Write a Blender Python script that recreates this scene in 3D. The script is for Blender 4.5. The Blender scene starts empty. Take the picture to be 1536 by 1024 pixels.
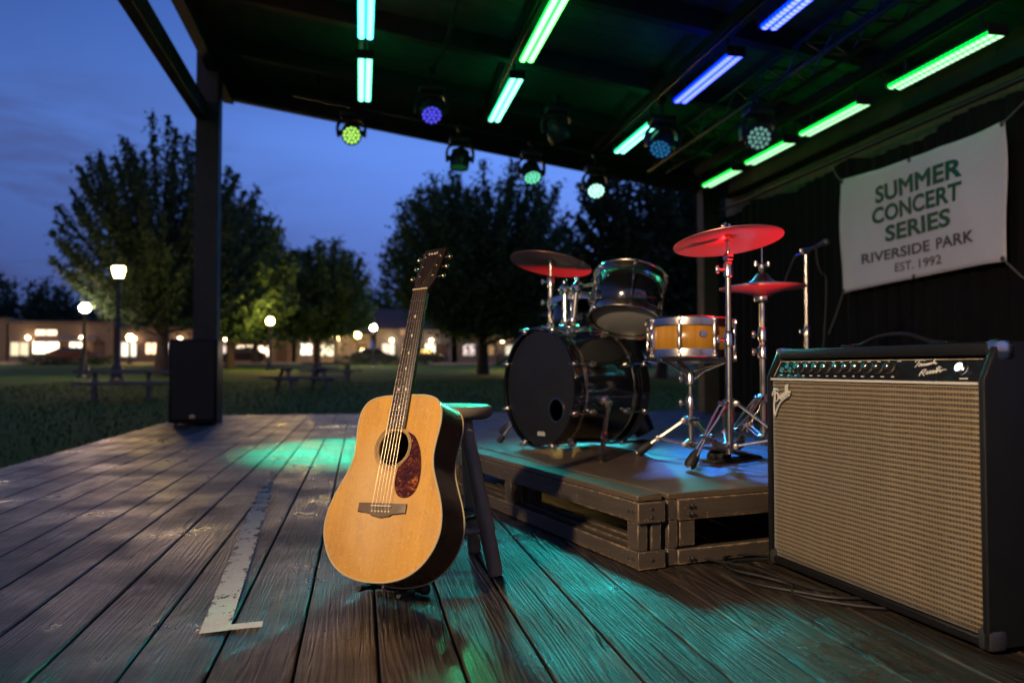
import bpy, bmesh, math, random
from mathutils import Vector as V, Matrix, Euler, noise as mnoise
rad = math.radians
PI = math.pi
C = bpy.context.scene.collection
S = bpy.context.scene

# ------------------------------------------------------------------ helpers
def frame(o, zaxis, xhint=(1, 0, 0)):
    """matrix at o whose local Z runs along zaxis and local X near xhint"""
    z = V(zaxis).normalized(); x = V(xhint); x = x - z * x.dot(z)
    if x.length < 1e-5: x = V((0, 1, 0)) - z * z.y
    x.normalize(); y = z.cross(x)
    m = Matrix((x, y, z)).transposed().to_4x4(); m.translation = V(o); return m

class MB:
    def __init__(s): s.bm = bmesh.new()
    def _xf(s, verts, m):
        if m is not None: bmesh.ops.transform(s.bm, matrix=m, verts=verts)
    def box(s, c, d, rot=None, bev=0.0, m=None, seg=1):
        r = bmesh.ops.create_cube(s.bm, size=1.0); vs = r['verts']
        bmesh.ops.scale(s.bm, vec=V(d), verts=vs)
        if bev > 0:
            es = list({e for v in vs for e in v.link_edges})
            q = bmesh.ops.bevel(s.bm, geom=es, offset=bev, segments=seg, affect='EDGES', profile=0.5)
            vs = list({v for f in q['faces'] for v in f.verts} | {v for v in vs if v.is_valid})
        mm = Matrix.Translation(V(c)) @ (rot.to_4x4() if rot is not None else Matrix.Identity(4))
        s._xf(vs, (m @ mm) if m is not None else mm); return s
    def bar(s, p0, p1, w, h, bev=0.0, up=(0, 0, 1)):
        p0, p1 = V(p0), V(p1); d = p1 - p0
        y = d.normalized(); x = y.cross(V(up)).normalized(); z = x.cross(y)
        m = Matrix((x, y, z)).transposed().to_4x4(); m.translation = (p0 + p1) / 2
        return s.box((0, 0, 0), (w, d.length, h), bev=bev, m=m)
    def tube(s, pts, r, n=8, caps=True, closed=False):
        pts = [V(p) for p in pts]; L = len(pts)
        rs = r if isinstance(r, (list, tuple)) else [r] * L
        t = []
        for i in range(L):
            if closed: a = pts[(i + 1) % L] - pts[i - 1]
            else: a = pts[min(i + 1, L - 1)] - pts[max(i - 1, 0)]
            t.append(a.normalized() if a.length > 1e-9 else V((0, 0, 1)))
        x = t[0].orthogonal().normalized(); rings = []
        for i in range(L):
            x = (x - t[i] * x.dot(t[i])); x = x.normalized() if x.length > 1e-6 else t[i].orthogonal().normalized()
            y = t[i].cross(x)
            rings.append([s.bm.verts.new(pts[i] + (x * math.cos(2*PI*k/n) + y * math.sin(2*PI*k/n)) * rs[i]) for k in range(n)])
        for i in range(L if closed else L - 1):
            a, b = rings[i], rings[(i + 1) % L]
            for k in range(n): s.bm.faces.new((a[k], a[(k+1) % n], b[(k+1) % n], b[k]))
        if caps and not closed:
            s.bm.faces.new(list(reversed(rings[0]))); s.bm.faces.new(rings[-1])
        return s
    def cyl(s, p0, p1, r0, r1=None, n=14): return s.tube([p0, p1], [r0, r0 if r1 is None else r1], n)
    def lathe(s, prof, n=32, m=None, closed=False):
        rings = []; vs = []
        for r, z in prof:
            if r < 1e-6: q = [s.bm.verts.new((0, 0, z))]
            else: q = [s.bm.verts.new((r*math.cos(2*PI*k/n), r*math.sin(2*PI*k/n), z)) for k in range(n)]
            rings.append(q); vs += q
        pr = list(zip(rings, rings[1:])) + ([(rings[-1], rings[0])] if closed else [])
        for a, b in pr:
            for k in range(n):
                k2 = (k + 1) % n
                if len(a) == 1 and len(b) == 1: continue
                if len(a) == 1: s.bm.faces.new((a[0], b[k2], b[k]))
                elif len(b) == 1: s.bm.faces.new((a[k], a[k2], b[0]))
                else: s.bm.faces.new((a[k], a[k2], b[k2], b[k]))
        s._xf(vs, m); return s
    def sphere(s, c, r, n=14, sc=(1, 1, 1)):
        k = n // 2
        m = Matrix.Translation(V(c)) @ Matrix.Diagonal((sc[0], sc[1], sc[2], 1))
        return s.lathe([(r*math.sin(PI*i/k), -r*math.cos(PI*i/k)) for i in range(k + 1)], n, m)
    def prism(s, poly, z0, z1, m=None, bev=0.0):
        a = [s.bm.verts.new((x, y, z0)) for x, y in poly]; b = [s.bm.verts.new((x, y, z1)) for x, y in poly]
        fs = [s.bm.faces.new(list(reversed(a))), s.bm.faces.new(b)]
        n = len(poly)
        for i in range(n): fs.append(s.bm.faces.new((a[i], a[(i+1) % n], b[(i+1) % n], b[i])))
        vs = a + b
        if bev > 0:
            es = list(fs[0].edges) + list(fs[1].edges)
            q = bmesh.ops.bevel(s.bm, geom=es, offset=bev, segments=2, affect='EDGES', profile=0.5)
            vs = list({v for f in q['faces'] for v in f.verts} | {v for v in vs if v.is_valid})
        s._xf(vs, m); return s
    def quad(s, a, b, c, d): s.bm.faces.new([s.bm.verts.new(V(p)) for p in (a, b, c, d)]); return s
    def build(s, name, mat, parent=None, smooth=True, ang=38, recalc=True):
        if recalc: bmesh.ops.recalc_face_normals(s.bm, faces=s.bm.faces)
        me = bpy.data.meshes.new(name); s.bm.to_mesh(me); s.bm.free()
        if smooth:
            me.polygons.foreach_set('use_smooth', [True] * len(me.polygons))
            me.set_sharp_from_angle(angle=rad(ang))
        me.materials.append(mat)
        o = bpy.data.objects.new(name, me); C.objects.link(o)
        if parent is not None: o.parent = parent
        return o

def tag(o, label, cat, group=None, kind=None):
    if label: o['label'] = label
    if cat: o['category'] = cat
    if group: o['group'] = group
    if kind: o['kind'] = kind
    return o
def thing(name, label, cat, loc=(0, 0, 0), m=None, group=None, rz=0.0):
    o = bpy.data.objects.new(name, None); C.objects.link(o); o.empty_display_size = 0.1
    if m is not None:
        o.location = m.to_translation(); o.rotation_euler = m.to_euler()
    else: o.location = loc; o.rotation_euler = (0, 0, rz)
    return tag(o, label, cat, group)
def structure(o): o['kind'] = 'structure'; return o
def dup(root, loc=None, rot=None, label=None):
    """copy a thing with its parts and their sub-parts"""
    r = root.copy(); C.objects.link(r)
    if loc is not None: r.location = loc
    if rot is not None: r.rotation_euler = rot
    if label: r['label'] = label
    for ch in list(root.children):
        c = ch.copy(); C.objects.link(c); c.parent = r
        for g in list(ch.children):
            d = g.copy(); C.objects.link(d); d.parent = c
    return r

# ------------------------------------------------------------------ materials
class NT:
    def __init__(s, nt): s.t = nt; s.n = nt.nodes; s.l = nt.links
    def new(s, t, **k):
        n = s.n.new(t)
        for a, b in k.items(): setattr(n, a, b)
        return n
    def link(s, a, b): s.l.new(a, b)
    def val(s, sock, x):
        if hasattr(x, 'is_linked'): s.link(x, sock)
        else: sock.default_value = x
    def math(s, op, a, b=0.0, c=0.0, clamp=False):
        n = s.new('ShaderNodeMath', operation=op); n.use_clamp = clamp
        s.val(n.inputs[0], a); s.val(n.inputs[1], b); s.val(n.inputs[2], c); return n.outputs[0]
    def mix(s, f, a, b, blend='MIX'):
        n = s.new('ShaderNodeMix', data_type='RGBA', blend_type=blend)
        s.val(n.inputs[0], f); s.val(n.inputs[6], a if hasattr(a, 'is_linked') else tuple(a)+(1,) if len(a) == 3 else a)
        s.val(n.inputs[7], b if hasattr(b, 'is_linked') else tuple(b)+(1,) if len(b) == 3 else b); return n.outputs[2]
    def ramp(s, f, stops, interp='LINEAR'):
        n = s.new('ShaderNodeValToRGB'); s.link(f, n.inputs[0]); r = n.color_ramp; r.interpolation = interp
        while len(r.elements) < len(stops): r.elements.new(0.5)
        for e, (p, c) in zip(r.elements, stops): e.position = p; e.color = (c, c, c, 1) if isinstance(c, (int, float)) else tuple(c)+(1,)
        return n.outputs[0]
    def coord(s, which='Object', scale=(1, 1, 1), loc=(0, 0, 0), rot=(0, 0, 0)):
        c = s.new('ShaderNodeTexCoord'); m = s.new('ShaderNodeMapping'); s.link(c.outputs[which], m.inputs[0])
        m.inputs['Scale'].default_value = scale; m.inputs['Location'].default_value = loc; m.inputs['Rotation'].default_value = rot
        return m.outputs[0]
    def noise(s, vec, scale, detail=4, rough=0.55, dist=0.0, out=0):
        n = s.new('ShaderNodeTexNoise'); s.link(vec, n.inputs['Vector']); n.inputs['Scale'].default_value = scale
        n.inputs['Detail'].default_value = detail; n.inputs['Roughness'].default_value = rough; n.inputs['Distortion'].default_value = dist
        return n.outputs[out]
    def xyz(s, vec):
        n = s.new('ShaderNodeSeparateXYZ'); s.link(vec, n.inputs[0]); return n.outputs
    def comb(s, x, y, z):
        n = s.new('ShaderNodeCombineXYZ'); s.val(n.inputs[0], x); s.val(n.inputs[1], y); s.val(n.inputs[2], z); return n.outputs[0]
    def bump(s, h, strength, dist, prev=None):
        n = s.new('ShaderNodeBump'); s.link(h, n.inputs['Height']); n.inputs['Strength'].default_value = strength
        n.inputs['Distance'].default_value = dist
        if prev is not None: s.link(prev, n.inputs['Normal'])
        return n.outputs[0]

def newmat(name):
    m = bpy.data.materials.new(name); m.use_nodes = True
    t = NT(m.node_tree); b = t.n['Principled BSDF']; return m, t, b

def mat(name, col, rough=0.5, metal=0.0, var=0.25, scale=9.0, rvar=0.15, bump=0.0, bscale=60.0, coat=0.0, spec=0.5, bdist=0.002):
    m, t, b = newmat(name); co = t.coord()
    n1 = t.noise(co, scale, 5, 0.6)
    dark = tuple(c * (1 - var) for c in col); lite = tuple(min(1, c * (1 + var)) for c in col)
    t.link(t.mix(n1, dark, lite), b.inputs['Base Color'])
    n2 = t.noise(co, scale * 2.7, 4, 0.6)
    r = t.math('MULTIPLY_ADD', n2, 2 * rvar, rough - rvar, clamp=True); t.link(r, b.inputs['Roughness'])
    b.inputs['Metallic'].default_value = metal; b.inputs['Specular IOR Level'].default_value = spec
    if coat: b.inputs['Coat Weight'].default_value = coat; b.inputs['Coat Roughness'].default_value = 0.08
    if bump: t.link(t.bump(t.noise(co, bscale, 4, 0.6), bump, bdist), b.inputs['Normal'])
    return m

def emitmat(name, col, strength):
    m = bpy.data.materials.new(name); m.use_nodes = True; t = NT(m.node_tree)
    t.n.remove(t.n['Principled BSDF']); e = t.new('ShaderNodeEmission')
    e.inputs[0].default_value = tuple(col) + (1,); e.inputs[1].default_value = strength
    t.link(e.outputs[0], t.n['Material Output'].inputs[0]); return m

BW = 0.1665            # deck board pitch
BOFF = -0.125          # a gap runs at this x
def deck_mat():
    m, t, b = newmat('weathered_deck_wood')
    co = t.coord(); x, y, z = t.xyz(co)
    bid = t.math('FLOOR', t.math('DIVIDE', t.math('SUBTRACT', x, BOFF), BW))
    wn = t.new('ShaderNodeTexWhiteNoise', noise_dimensions='1D'); t.link(bid, wn.inputs['W'])
    rnd = wn.outputs['Value']; off = t.math('MULTIPLY', rnd, 37.0)
    xo = t.math('ADD', x, off)
    # cathedral grain: contours of a stretched noise field
    g = t.noise(t.comb(t.math('MULTIPLY', xo, 9.0), t.math('MULTIPLY', y, 0.50), off), 1.0, 2, 0.45)
    rings = t.math('SINE', t.math('MULTIPLY', g, 150.0))
    fine = t.noise(t.comb(t.math('MULTIPLY', xo, 190.0), t.math('MULTIPLY', y, 5.0), off), 1.0, 4, 0.65)
    blot = t.noise(co, 2.3, 5, 0.62)
    blot2 = t.noise(co, 11.0, 5, 0.65)
    crack = t.noise(t.comb(t.math('MULTIPLY', xo, 34.0), t.math('MULTIPLY', y, 1.7), off), 1.0, 3, 0.5, 0.6)
    crackm = t.ramp(crack, [(0.0, 1.0), (0.30, 1.0), (0.36, 0.0), (1.0, 0.0)])
    gr = t.math('MULTIPLY_ADD', rings, 0.13, t.math('MULTIPLY', fine, 0.85))
    c1 = t.ramp(gr, [(0.10, (0.006, 0.0048, 0.0038)), (0.42, (0.029, 0.0228, 0.0175)), (0.80, (0.105, 0.082, 0.061))])
    tint = t.mix(rnd, (0.74, 0.75, 0.78), (1.16, 1.10, 1.02))
    c2 = t.mix(1.0, c1, tint, 'MULTIPLY')
    dirt = t.ramp(blot, [(0.3, 0.50), (0.62, 1.0)])
    c3 = t.mix(1.0, c2, t.mix(dirt, (0.35, 0.35, 0.36), (1.1, 1.1, 1.1)), 'MULTIPLY')
    scuff = t.ramp(blot2, [(0.62, 0.0), (0.78, 0.35)])
    c4 = t.mix(scuff, c3, (0.22, 0.19, 0.16))
    c5 = t.mix(crackm, c4, (0.010, 0.008, 0.007))
    # pairs of screw heads along hidden joists
    fx = t.math('SUBTRACT', t.math('ABSOLUTE', t.math('SUBTRACT', t.math('FRACT', t.math('DIVIDE', t.math('SUBTRACT', x, BOFF), BW)), 0.5)), 0.34)
    fy = t.math('SUBTRACT', t.math('FRACT', t.math('ADD', t.math('DIVIDE', y, 0.61), t.math('MULTIPLY', rnd, 0.06))), 0.5)
    dd = t.math('SQRT', t.math('ADD', t.math('POWER', t.math('MULTIPLY', fx, BW), 2.0), t.math('POWER', t.math('MULTIPLY', fy, 0.61), 2.0)))
    screw = t.ramp(t.math('MULTIPLY', dd, 100.0), [(0.0, 1.0), (0.42, 1.0), (0.55, 0.0), (1.0, 0.0)])
    c5 = t.mix(screw, c5, (0.012, 0.010, 0.009))
    t.link(c5, b.inputs['Base Color'])
    ro = t.math('ADD', t.ramp(blot, [(0.34, 0.17), (0.64, 0.46)]), t.math('MULTIPLY', fine, 0.16))
    t.link(ro, b.inputs['Roughness']); b.inputs['Specular IOR Level'].default_value = 0.58
    h = t.math('SUBTRACT', t.math('ADD', t.math('MULTIPLY', rings, 0.17), t.math('MULTIPLY', fine, 1.3)), t.math('MULTIPLY', crackm, 1.6))
    n1 = t.bump(h, 1.0, 0.0032)
    n2 = t.bump(blot2, 0.45, 0.006, n1)
    t.link(n2, b.inputs['Normal'])
    return m

def plank_mat(name, col, along='X', rough=0.5, wear=0.25, wearcol=(0.30, 0.22, 0.13), bump=0.5):
    """painted or bare timber with grain along one object axis and worn spots"""
    m, t, b = newmat(name); sc = {'X': (1.5, 30, 30), 'Y': (30, 1.5, 30), 'Z': (30, 30, 1.5)}[along]
    co = t.coord(); gr = t.noise(t.coord(scale=sc), 1.6, 6, 0.65, 0.3)
    bl = t.noise(co, 5, 5, 0.6); sp = t.noise(co, 38, 5, 0.7)
    c = t.mix(gr, tuple(v * 0.55 for v in col), tuple(min(1, v * 1.5) for v in col))
    c = t.mix(t.ramp(bl, [(0.35, 0.0), (0.7, 0.55)]), c, tuple(v * 0.5 for v in col))
    c = t.mix(t.math('MULTIPLY', t.ramp(sp, [(0.63, 0.0), (0.70, 1.0)]), wear * 2), c, wearcol)
    t.link(c, b.inputs['Base Color'])
    t.link(t.math('MULTIPLY_ADD', bl, 0.3, rough - 0.15), b.inputs['Roughness'])
    t.link(t.bump(gr, bump, 0.003), b.inputs['Normal']); return m

def worn_edges(m, col=(0.46, 0.30, 0.16), radius=0.008):
    t = NT(m.node_tree); b = t.n['Principled BSDF']
    bv = t.new('ShaderNodeBevel'); bv.samples = 4; bv.inputs[0].default_value = radius
    ge = t.new('ShaderNodeNewGeometry'); d = t.new('ShaderNodeVectorMath', operation='DOT_PRODUCT')
    t.link(bv.outputs[0], d.inputs[0]); t.link(ge.outputs['Normal'], d.inputs[1])
    n = t.noise(t.coord(), 30, 4, 0.7)
    e = t.math('MULTIPLY', t.ramp(d.outputs['Value'], [(0.90, 1.0), (0.995, 0.0)]), t.ramp(n, [(0.46, 0.0), (0.60, 0.9)]))
    old = b.inputs['Base Color'].links[0].from_socket
    t.link(t.mix(e, old, col), b.inputs['Base Color'])

def spruce_mat():
    m, t, b = newmat('aged_spruce_lacquer'); co = t.coord()
    gr = t.noise(t.coord(scale=(150, 3, 1)), 1.0, 4, 0.6); band = t.noise(t.coord(scale=(14, 0.8, 1)), 1.0, 3, 0.5)
    bl = t.noise(co, 6, 5, 0.6); sp = t.noise(co, 55, 4, 0.65)
    c = t.mix(gr, (0.46, 0.200, 0.018), (0.66, 0.345, 0.045)); c = t.mix(t.ramp(band, [(0.35, 0.0), (0.7, 0.45)]), c, (0.76, 0.40, 0.065))
    c = t.mix(t.ramp(bl, [(0.48, 0.0), (0.75, 0.55)]), c, (0.40, 0.20, 0.065))
    c = t.mix(t.ramp(sp, [(0.60, 0.0), (0.72, 0.45)]), c, (0.27, 0.14, 0.05))
    c = t.mix(t.ramp(t.noise(t.coord(scale=(1, 0.35, 1)), 16, 5, 0.65), [(0.56, 0.0), (0.70, 0.5)]), c, (0.30, 0.145, 0.045))
    c = t.mix(t.ramp(t.noise(co, 120, 3, 0.6), [(0.58, 0.0), (0.70, 0.4)]), c, (0.78, 0.50, 0.22))
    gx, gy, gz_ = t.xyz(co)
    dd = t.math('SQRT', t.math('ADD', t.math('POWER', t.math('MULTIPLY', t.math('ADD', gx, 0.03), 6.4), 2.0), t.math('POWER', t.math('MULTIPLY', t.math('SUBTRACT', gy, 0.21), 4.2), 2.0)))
    pale = t.ramp(t.math('ADD', dd, t.math('MULTIPLY', t.math('SUBTRACT', bl, 0.5), 1.3)), [(0.20, 0.50), (0.90, 0.0)])  # pale worn centre, with the lacquer's sheen painted in as colour
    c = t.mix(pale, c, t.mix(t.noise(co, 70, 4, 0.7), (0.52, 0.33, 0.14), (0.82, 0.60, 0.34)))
    t.link(c, b.inputs['Base Color'])
    t.link(t.ramp(bl, [(0.3, 0.22), (0.7, 0.48)]), b.inputs['Roughness'])
    b.inputs['Coat Weight'].default_value = 0.6; b.inputs['Coat Roughness'].default_value = 0.36
    n = t.bump(sp, 0.5, 0.0016); n = t.bump(t.noise(co, 120, 3, 0.6), 0.35, 0.0008, n); n = t.bump(t.noise(co, 16, 4, 0.6), 0.5, 0.004, n); t.link(n, b.inputs['Normal']); return m

def tortoise_mat():
    m, t, b = newmat('tortoiseshell_celluloid'); co = t.coord()
    n1 = t.noise(co, 60, 5, 0.7, 1.5); n2 = t.noise(co, 22, 3, 0.6, 0.8)
    c = t.ramp(n1, [(0.40, (0.030, 0.006, 0.004)), (0.52, (0.10, 0.018, 0.006)), (0.62, (0.40, 0.10, 0.012)), (0.72, (0.75, 0.30, 0.04))])
    c = t.mix(t.ramp(n2, [(0.40, 0.75), (0.60, 0.0)]), c, (0.035, 0.007, 0.005))
    t.link(c, b.inputs['Base Color']); b.inputs['Roughness'].default_value = 0.22; return m

def grille_mat():
    m, t, b = newmat('woven_grille_cloth'); co = t.coord(); x, y, z = t.xyz(co)
    wob = t.noise(co, 7, 3, 0.5)
    zz = t.math('ADD', z, t.math('MULTIPLY', wob, 0.0060)); xx = t.math('ADD', x, t.math('MULTIPLY', wob, 0.003))
    fz = t.math('FRACT', t.math('DIVIDE', zz, 0.0122)); fx = t.math('FRACT', t.math('DIVIDE', xx, 0.0088))
    row = t.ramp(fz, [(0.0, 0.0), (0.36, 0.0), (0.46, 1.0), (0.90, 1.0), (1.0, 0.0)])
    colm = t.ramp(fx, [(0.0, 0.50), (0.12, 1.0), (0.80, 1.0), (0.92, 0.50), (1.0, 0.50)])
    fine = t.noise(co, 420, 2, 0.6); blot = t.noise(co, 5.5, 4, 0.6); stx = t.noise(t.coord(scale=(16, 1, 1.2)), 1.0, 3, 0.6)
    gap = t.math('MULTIPLY', row, colm)
    gap = t.math('MULTIPLY', gap, t.math('MULTIPLY_ADD', t.noise(t.coord(scale=(60, 1, 110)), 1.0, 3, 0.7), 1.3, 0.25), clamp=True)
    thread = t.mix(stx, (0.175, 0.128, 0.066), (0.345, 0.262, 0.150)); thread = t.mix(t.ramp(blot, [(0.3, 0.6), (0.65, 0.0)]), thread, (0.24, 0.19, 0.13))
    t.link(t.mix(gap, thread, (0.035, 0.021, 0.011)), b.inputs['Base Color'])
    b.inputs['Roughness'].default_value = 0.62; b.inputs['Sheen Weight'].default_value = 0.2
    t.link(t.bump(t.math('SUBTRACT', 1.0, gap), 0.8, 0.0025), b.inputs['Normal']); return m

def leaf_mat(name, a, bcol):
    m, t, b = newmat(name); co = t.coord(); n = t.noise(co, 0.9, 3, 0.6); n2 = t.noise(co, 9.0, 2, 0.6)
    c = t.mix(n, a, bcol); c = t.mix(t.ramp(n2, [(0.35, 0.0), (0.7, 0.7)]), c, tuple(v * 0.45 for v in a))
    t.link(c, b.inputs['Base Color']); b.inputs['Roughness'].default_value = 0.62; b.inputs['Specular IOR Level'].default_value = 0.25
    tr = t.new('ShaderNodeBsdfTranslucent'); t.link(c, tr.inputs[0]); mx = t.new('ShaderNodeMixShader'); mx.inputs[0].default_value = 0.38
    t.link(b.outputs[0], mx.inputs[1]); t.link(tr.outputs[0], mx.inputs[2]); t.link(mx.outputs[0], t.n['Material Output'].inputs[0]); return m

def ground_mat():
    m, t, b = newmat('mown_grass_ground'); co = t.coord()
    n = t.noise(co, 0.45, 6, 0.65); n2 = t.noise(co, 9, 5, 0.7); n3 = t.noise(t.coord(scale=(1, 0.35, 1)), 0.16, 3, 0.5)
    c = t.mix(n, (0.028, 0.088, 0.004), (0.070, 0.155, 0.014)); c = t.mix(t.ramp(n2, [(0.4, 0.0), (0.7, 0.6)]), c, (0.040, 0.080, 0.010))
    c = t.mix(t.ramp(n3, [(0.45, 0.0), (0.65, 0.55)]), c, (0.075, 0.15, 0.018)); t.link(c, b.inputs['Base Color'])
    b.inputs['Roughness'].default_value = 0.85; b.inputs['Specular IOR Level'].default_value = 0.15
    t.link(t.bump(n2, 0.9, 0.05), b.inputs['Normal']); return m

def tape_mat():
    m, t, b = newmat('worn_white_marking'); co = t.coord(); x, y, z = t.xyz(co)
    n = t.noise(t.coord(scale=(70, 26, 1)), 1.0, 6, 0.75); n2 = t.noise(co, 13, 4, 0.65); st = t.noise(co, 11, 4, 0.6, 0.8)
    c = t.mix(n, (0.55, 0.54, 0.50), (0.92, 0.91, 0.86)); c = t.mix(t.ramp(st, [(0.585, 0.0), (0.64, 0.85)]), c, (0.16, 0.045, 0.03))
    t.link(c, b.inputs['Base Color']); b.inputs['Roughness'].default_value = 0.75
    # wear: patches rubbed through to the boards, heavier towards the far end
    wear = t.math('ADD', t.math('MULTIPLY', n, 0.55), t.math('MULTIPLY', n2, 0.45))
    lim = t.math('MULTIPLY_ADD', t.math('MAXIMUM', t.math('SUBTRACT', y, 3.35), 0.0), -0.085, 0.600)
    xc = t.math('MULTIPLY_ADD', t.math('SUBTRACT', y, 1.925), -0.0607, -0.321)
    ed = t.math('MULTIPLY', t.math('MAXIMUM', t.math('SUBTRACT', t.math('ABSOLUTE', t.math('SUBTRACT', x, xc)), 0.016), 0.0), t.math('MULTIPLY', t.math('MINIMUM', t.math('MULTIPLY', t.math('MAXIMUM', t.math('SUBTRACT', y, 1.985), 0.0), 40.0), 1.0), 4.0))
    lim = t.math('SUBTRACT', lim, ed)
    a = t.math('MULTIPLY', t.math('SUBTRACT', lim, wear), 26.0, clamp=True)
    t.link(a, b.inputs['Alpha']); return m

def ledmat(name, col, strength, flank, pitch=0.05):
    m = bpy.data.materials.new(name); m.use_nodes = True; t = NT(m.node_tree); t.n.remove(t.n['Principled BSDF'])
    co = t.coord(); x, y, z = t.xyz(co); f = t.math('FRACT', t.math('DIVIDE', y, pitch))
    d = t.ramp(f, [(0.0, 0.12), (0.25, 1.0), (0.75, 1.0), (1.0, 0.12)])
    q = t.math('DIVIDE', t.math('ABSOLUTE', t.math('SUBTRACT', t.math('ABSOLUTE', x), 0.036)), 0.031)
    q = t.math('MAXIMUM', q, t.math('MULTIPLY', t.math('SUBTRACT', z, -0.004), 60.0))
    f2 = t.ramp(q, [(0.62, 0.0), (0.90, 1.0)])  # saturated tube edges imitate the coloured glow around each bar
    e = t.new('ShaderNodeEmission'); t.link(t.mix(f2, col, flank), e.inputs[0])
    t.link(t.math('MULTIPLY', d, strength), e.inputs[1]); t.link(e.outputs[0], t.n['Material Output'].inputs[0]); return m

M_DECK = deck_mat()
M_RISER = plank_mat('worn_riser_timber', (0.085, 0.066, 0.052), 'Y', 0.5, 0.35, (0.30, 0.20, 0.11))
M_RISERX = plank_mat('worn_riser_timber_cross', (0.090, 0.068, 0.053), 'X', 0.5, 0.35, (0.30, 0.20, 0.11))
worn_edges(M_RISER); worn_edges(M_RISERX)
M_RTOP = plank_mat('riser_plywood_top', (0.125, 0.090, 0.062), 'Y', 0.40, 0.22, (0.24, 0.2, 0.15), 0.6)
M_CEIL = plank_mat('dark_ceiling_boards', (0.165, 0.142, 0.115), 'X', 0.55, 0.05, (0.08, 0.06, 0.05), 0.7)
M_BEAM = plank_mat('dark_stained_beam', (0.060, 0.050, 0.042), 'Y', 0.6, 0.05, (0.07, 0.05, 0.04))
M_POST = plank_mat('grey_brown_post', (0.085, 0.066, 0.055), 'Z', 0.6, 0.05, (0.12, 0.09, 0.07))
M_STOOL = plank_mat('bare_stool_wood', (0.40, 0.29, 0.19), 'Z', 0.45, 0.15, (0.07, 0.05, 0.035))
M_SEAT = plank_mat('worn_seat_wood', (0.24, 0.19, 0.14), 'X', 0.38, 0.2, (0.10, 0.07, 0.045))
M_CHROME = mat('chrome', (0.80, 0.73, 0.63), 0.22, 1.0, 0.12, 20, 0.08)  # warm tint puts the lit floor's golden reflection into the base colour
M_STEEL = mat('dull_black_steel', (0.034, 0.034, 0.036), 0.34, 0.0, 0.3, 14, 0.15, 0.2, 80)
M_RUBBER = mat('black_rubber', (0.014, 0.014, 0.014), 0.6, 0, 0.3, 20, 0.15, 0.3, 90)
M_TOLEX = mat('black_pebbled_vinyl', (0.0095, 0.0095, 0.0105), 0.40, 0, 0.3, 12, 0.12, 0.7, 420, spec=0.28, bdist=0.0012)
M_LACQ = mat('black_drum_lacquer', (0.007, 0.008, 0.011), 0.11, 0.0, 0.2, 5, 0.05, coat=1.0, spec=1.0)
M_BLKHEAD = mat('black_drum_film', (0.016, 0.016, 0.017), 0.34, 0, 0.35, 7, 0.12, 0.15, 30)
M_WHTHEAD = mat('frosted_drum_film', (0.55, 0.53, 0.52), 0.45, 0, 0.1, 8)
M_BRONZE = mat('cymbal_bronze_with_red_light', (0.80, 0.34, 0.27), 0.42, 0.75, 0.05, 4, 0.06)  # bronze reddened so the base colour carries part of the red stage light
def grooves(m):
    t = NT(m.node_tree); b = t.n['Principled BSDF']; x, y, z = t.xyz(t.coord())
    r = t.math('SQRT', t.math('ADD', t.math('MULTIPLY', x, x), t.math('MULTIPLY', y, y)))
    n = t.noise(t.comb(t.math('MULTIPLY', r, 260.0), 0.0, 0.0), 1.0, 3, 0.6)
    t.link(t.bump(n, 0.35, 0.0012), b.inputs['Normal'])
grooves(M_BRONZE)
M_CREAM = mat('aged_cream_plastic', (0.55, 0.44, 0.24), 0.4, 0, 0.15, 30)
M_IVORY = mat('ivory_bone', (0.70, 0.62, 0.46), 0.35, 0, 0.1, 30)
M_EBONY = mat('dark_rosewood', (0.035, 0.022, 0.015), 0.42, 0, 0.4, 40, 0.1, 0.3, 160)
M_BRIDGE = mat('worn_rosewood_bridge', (0.15, 0.10, 0.06), 0.45, 0, 0.4, 40, 0.1, 0.3, 160)
M_HEADV = mat('dark_headstock_veneer', (0.016, 0.010, 0.008), 0.32, 0, 0.4, 30, 0.1)
M_MAHOG = plank_mat('dark_mahogany_lacquer', (0.095, 0.048, 0.022), 'Y', 0.26, 0.02, (0.12, 0.06, 0.03), 0.15)
M_GOLD = mat('aged_nickel_gold', (0.75, 0.58, 0.35), 0.22, 1.0, 0.15, 30)
M_STRING = mat('bronze_string', (0.50, 0.40, 0.28), 0.3, 1.0, 0.1, 30)
M_MAPLE = plank_mat('honey_maple_shell', (0.58, 0.27, 0.035), 'Z', 0.25, 0.04, (0.35, 0.16, 0.03), 0.08)
M_CURT = mat('black_stage_drape', (0.0055, 0.0055, 0.006), 0.85, 0, 0.35, 3, 0.1, 0.4, 60, spec=0.2)
M_BANNER = mat('white_vinyl_banner', (0.74, 0.68, 0.71), 0.5, 0, 0.06, 3, 0.1, 0.15, 8, bdist=0.01)
M_GREENINK = mat('dark_green_ink', (0.004, 0.095, 0.045), 0.5, 0, 0.15, 20)
M_GREYINK = mat('charcoal_ink', (0.075, 0.07, 0.078), 0.5, 0, 0.15, 20)
M_WHITEINK = mat('silver_ink', (0.62, 0.60, 0.56), 0.35, 0.0, 0.1, 30)
M_LAMPIRON = mat('dark_green_lamp_iron', (0.018, 0.022, 0.020), 0.45, 0, 0.3, 6)
M_TABLE = plank_mat('weathered_table_timber', (0.20, 0.15, 0.11), 'X', 0.55, 0.1, (0.15, 0.12, 0.09))
M_BARK = mat('tree_bark', (0.045, 0.034, 0.026), 0.85, 0, 0.4, 4, 0.1, 0.9, 9, bdist=0.05)
M_LEAF1 = leaf_mat('leaves_grey_green', (0.058, 0.115, 0.048), (0.10, 0.165, 0.075))
M_LEAF2 = leaf_mat('leaves_deep_green', (0.055, 0.125, 0.046), (0.092, 0.17, 0.062))
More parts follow.
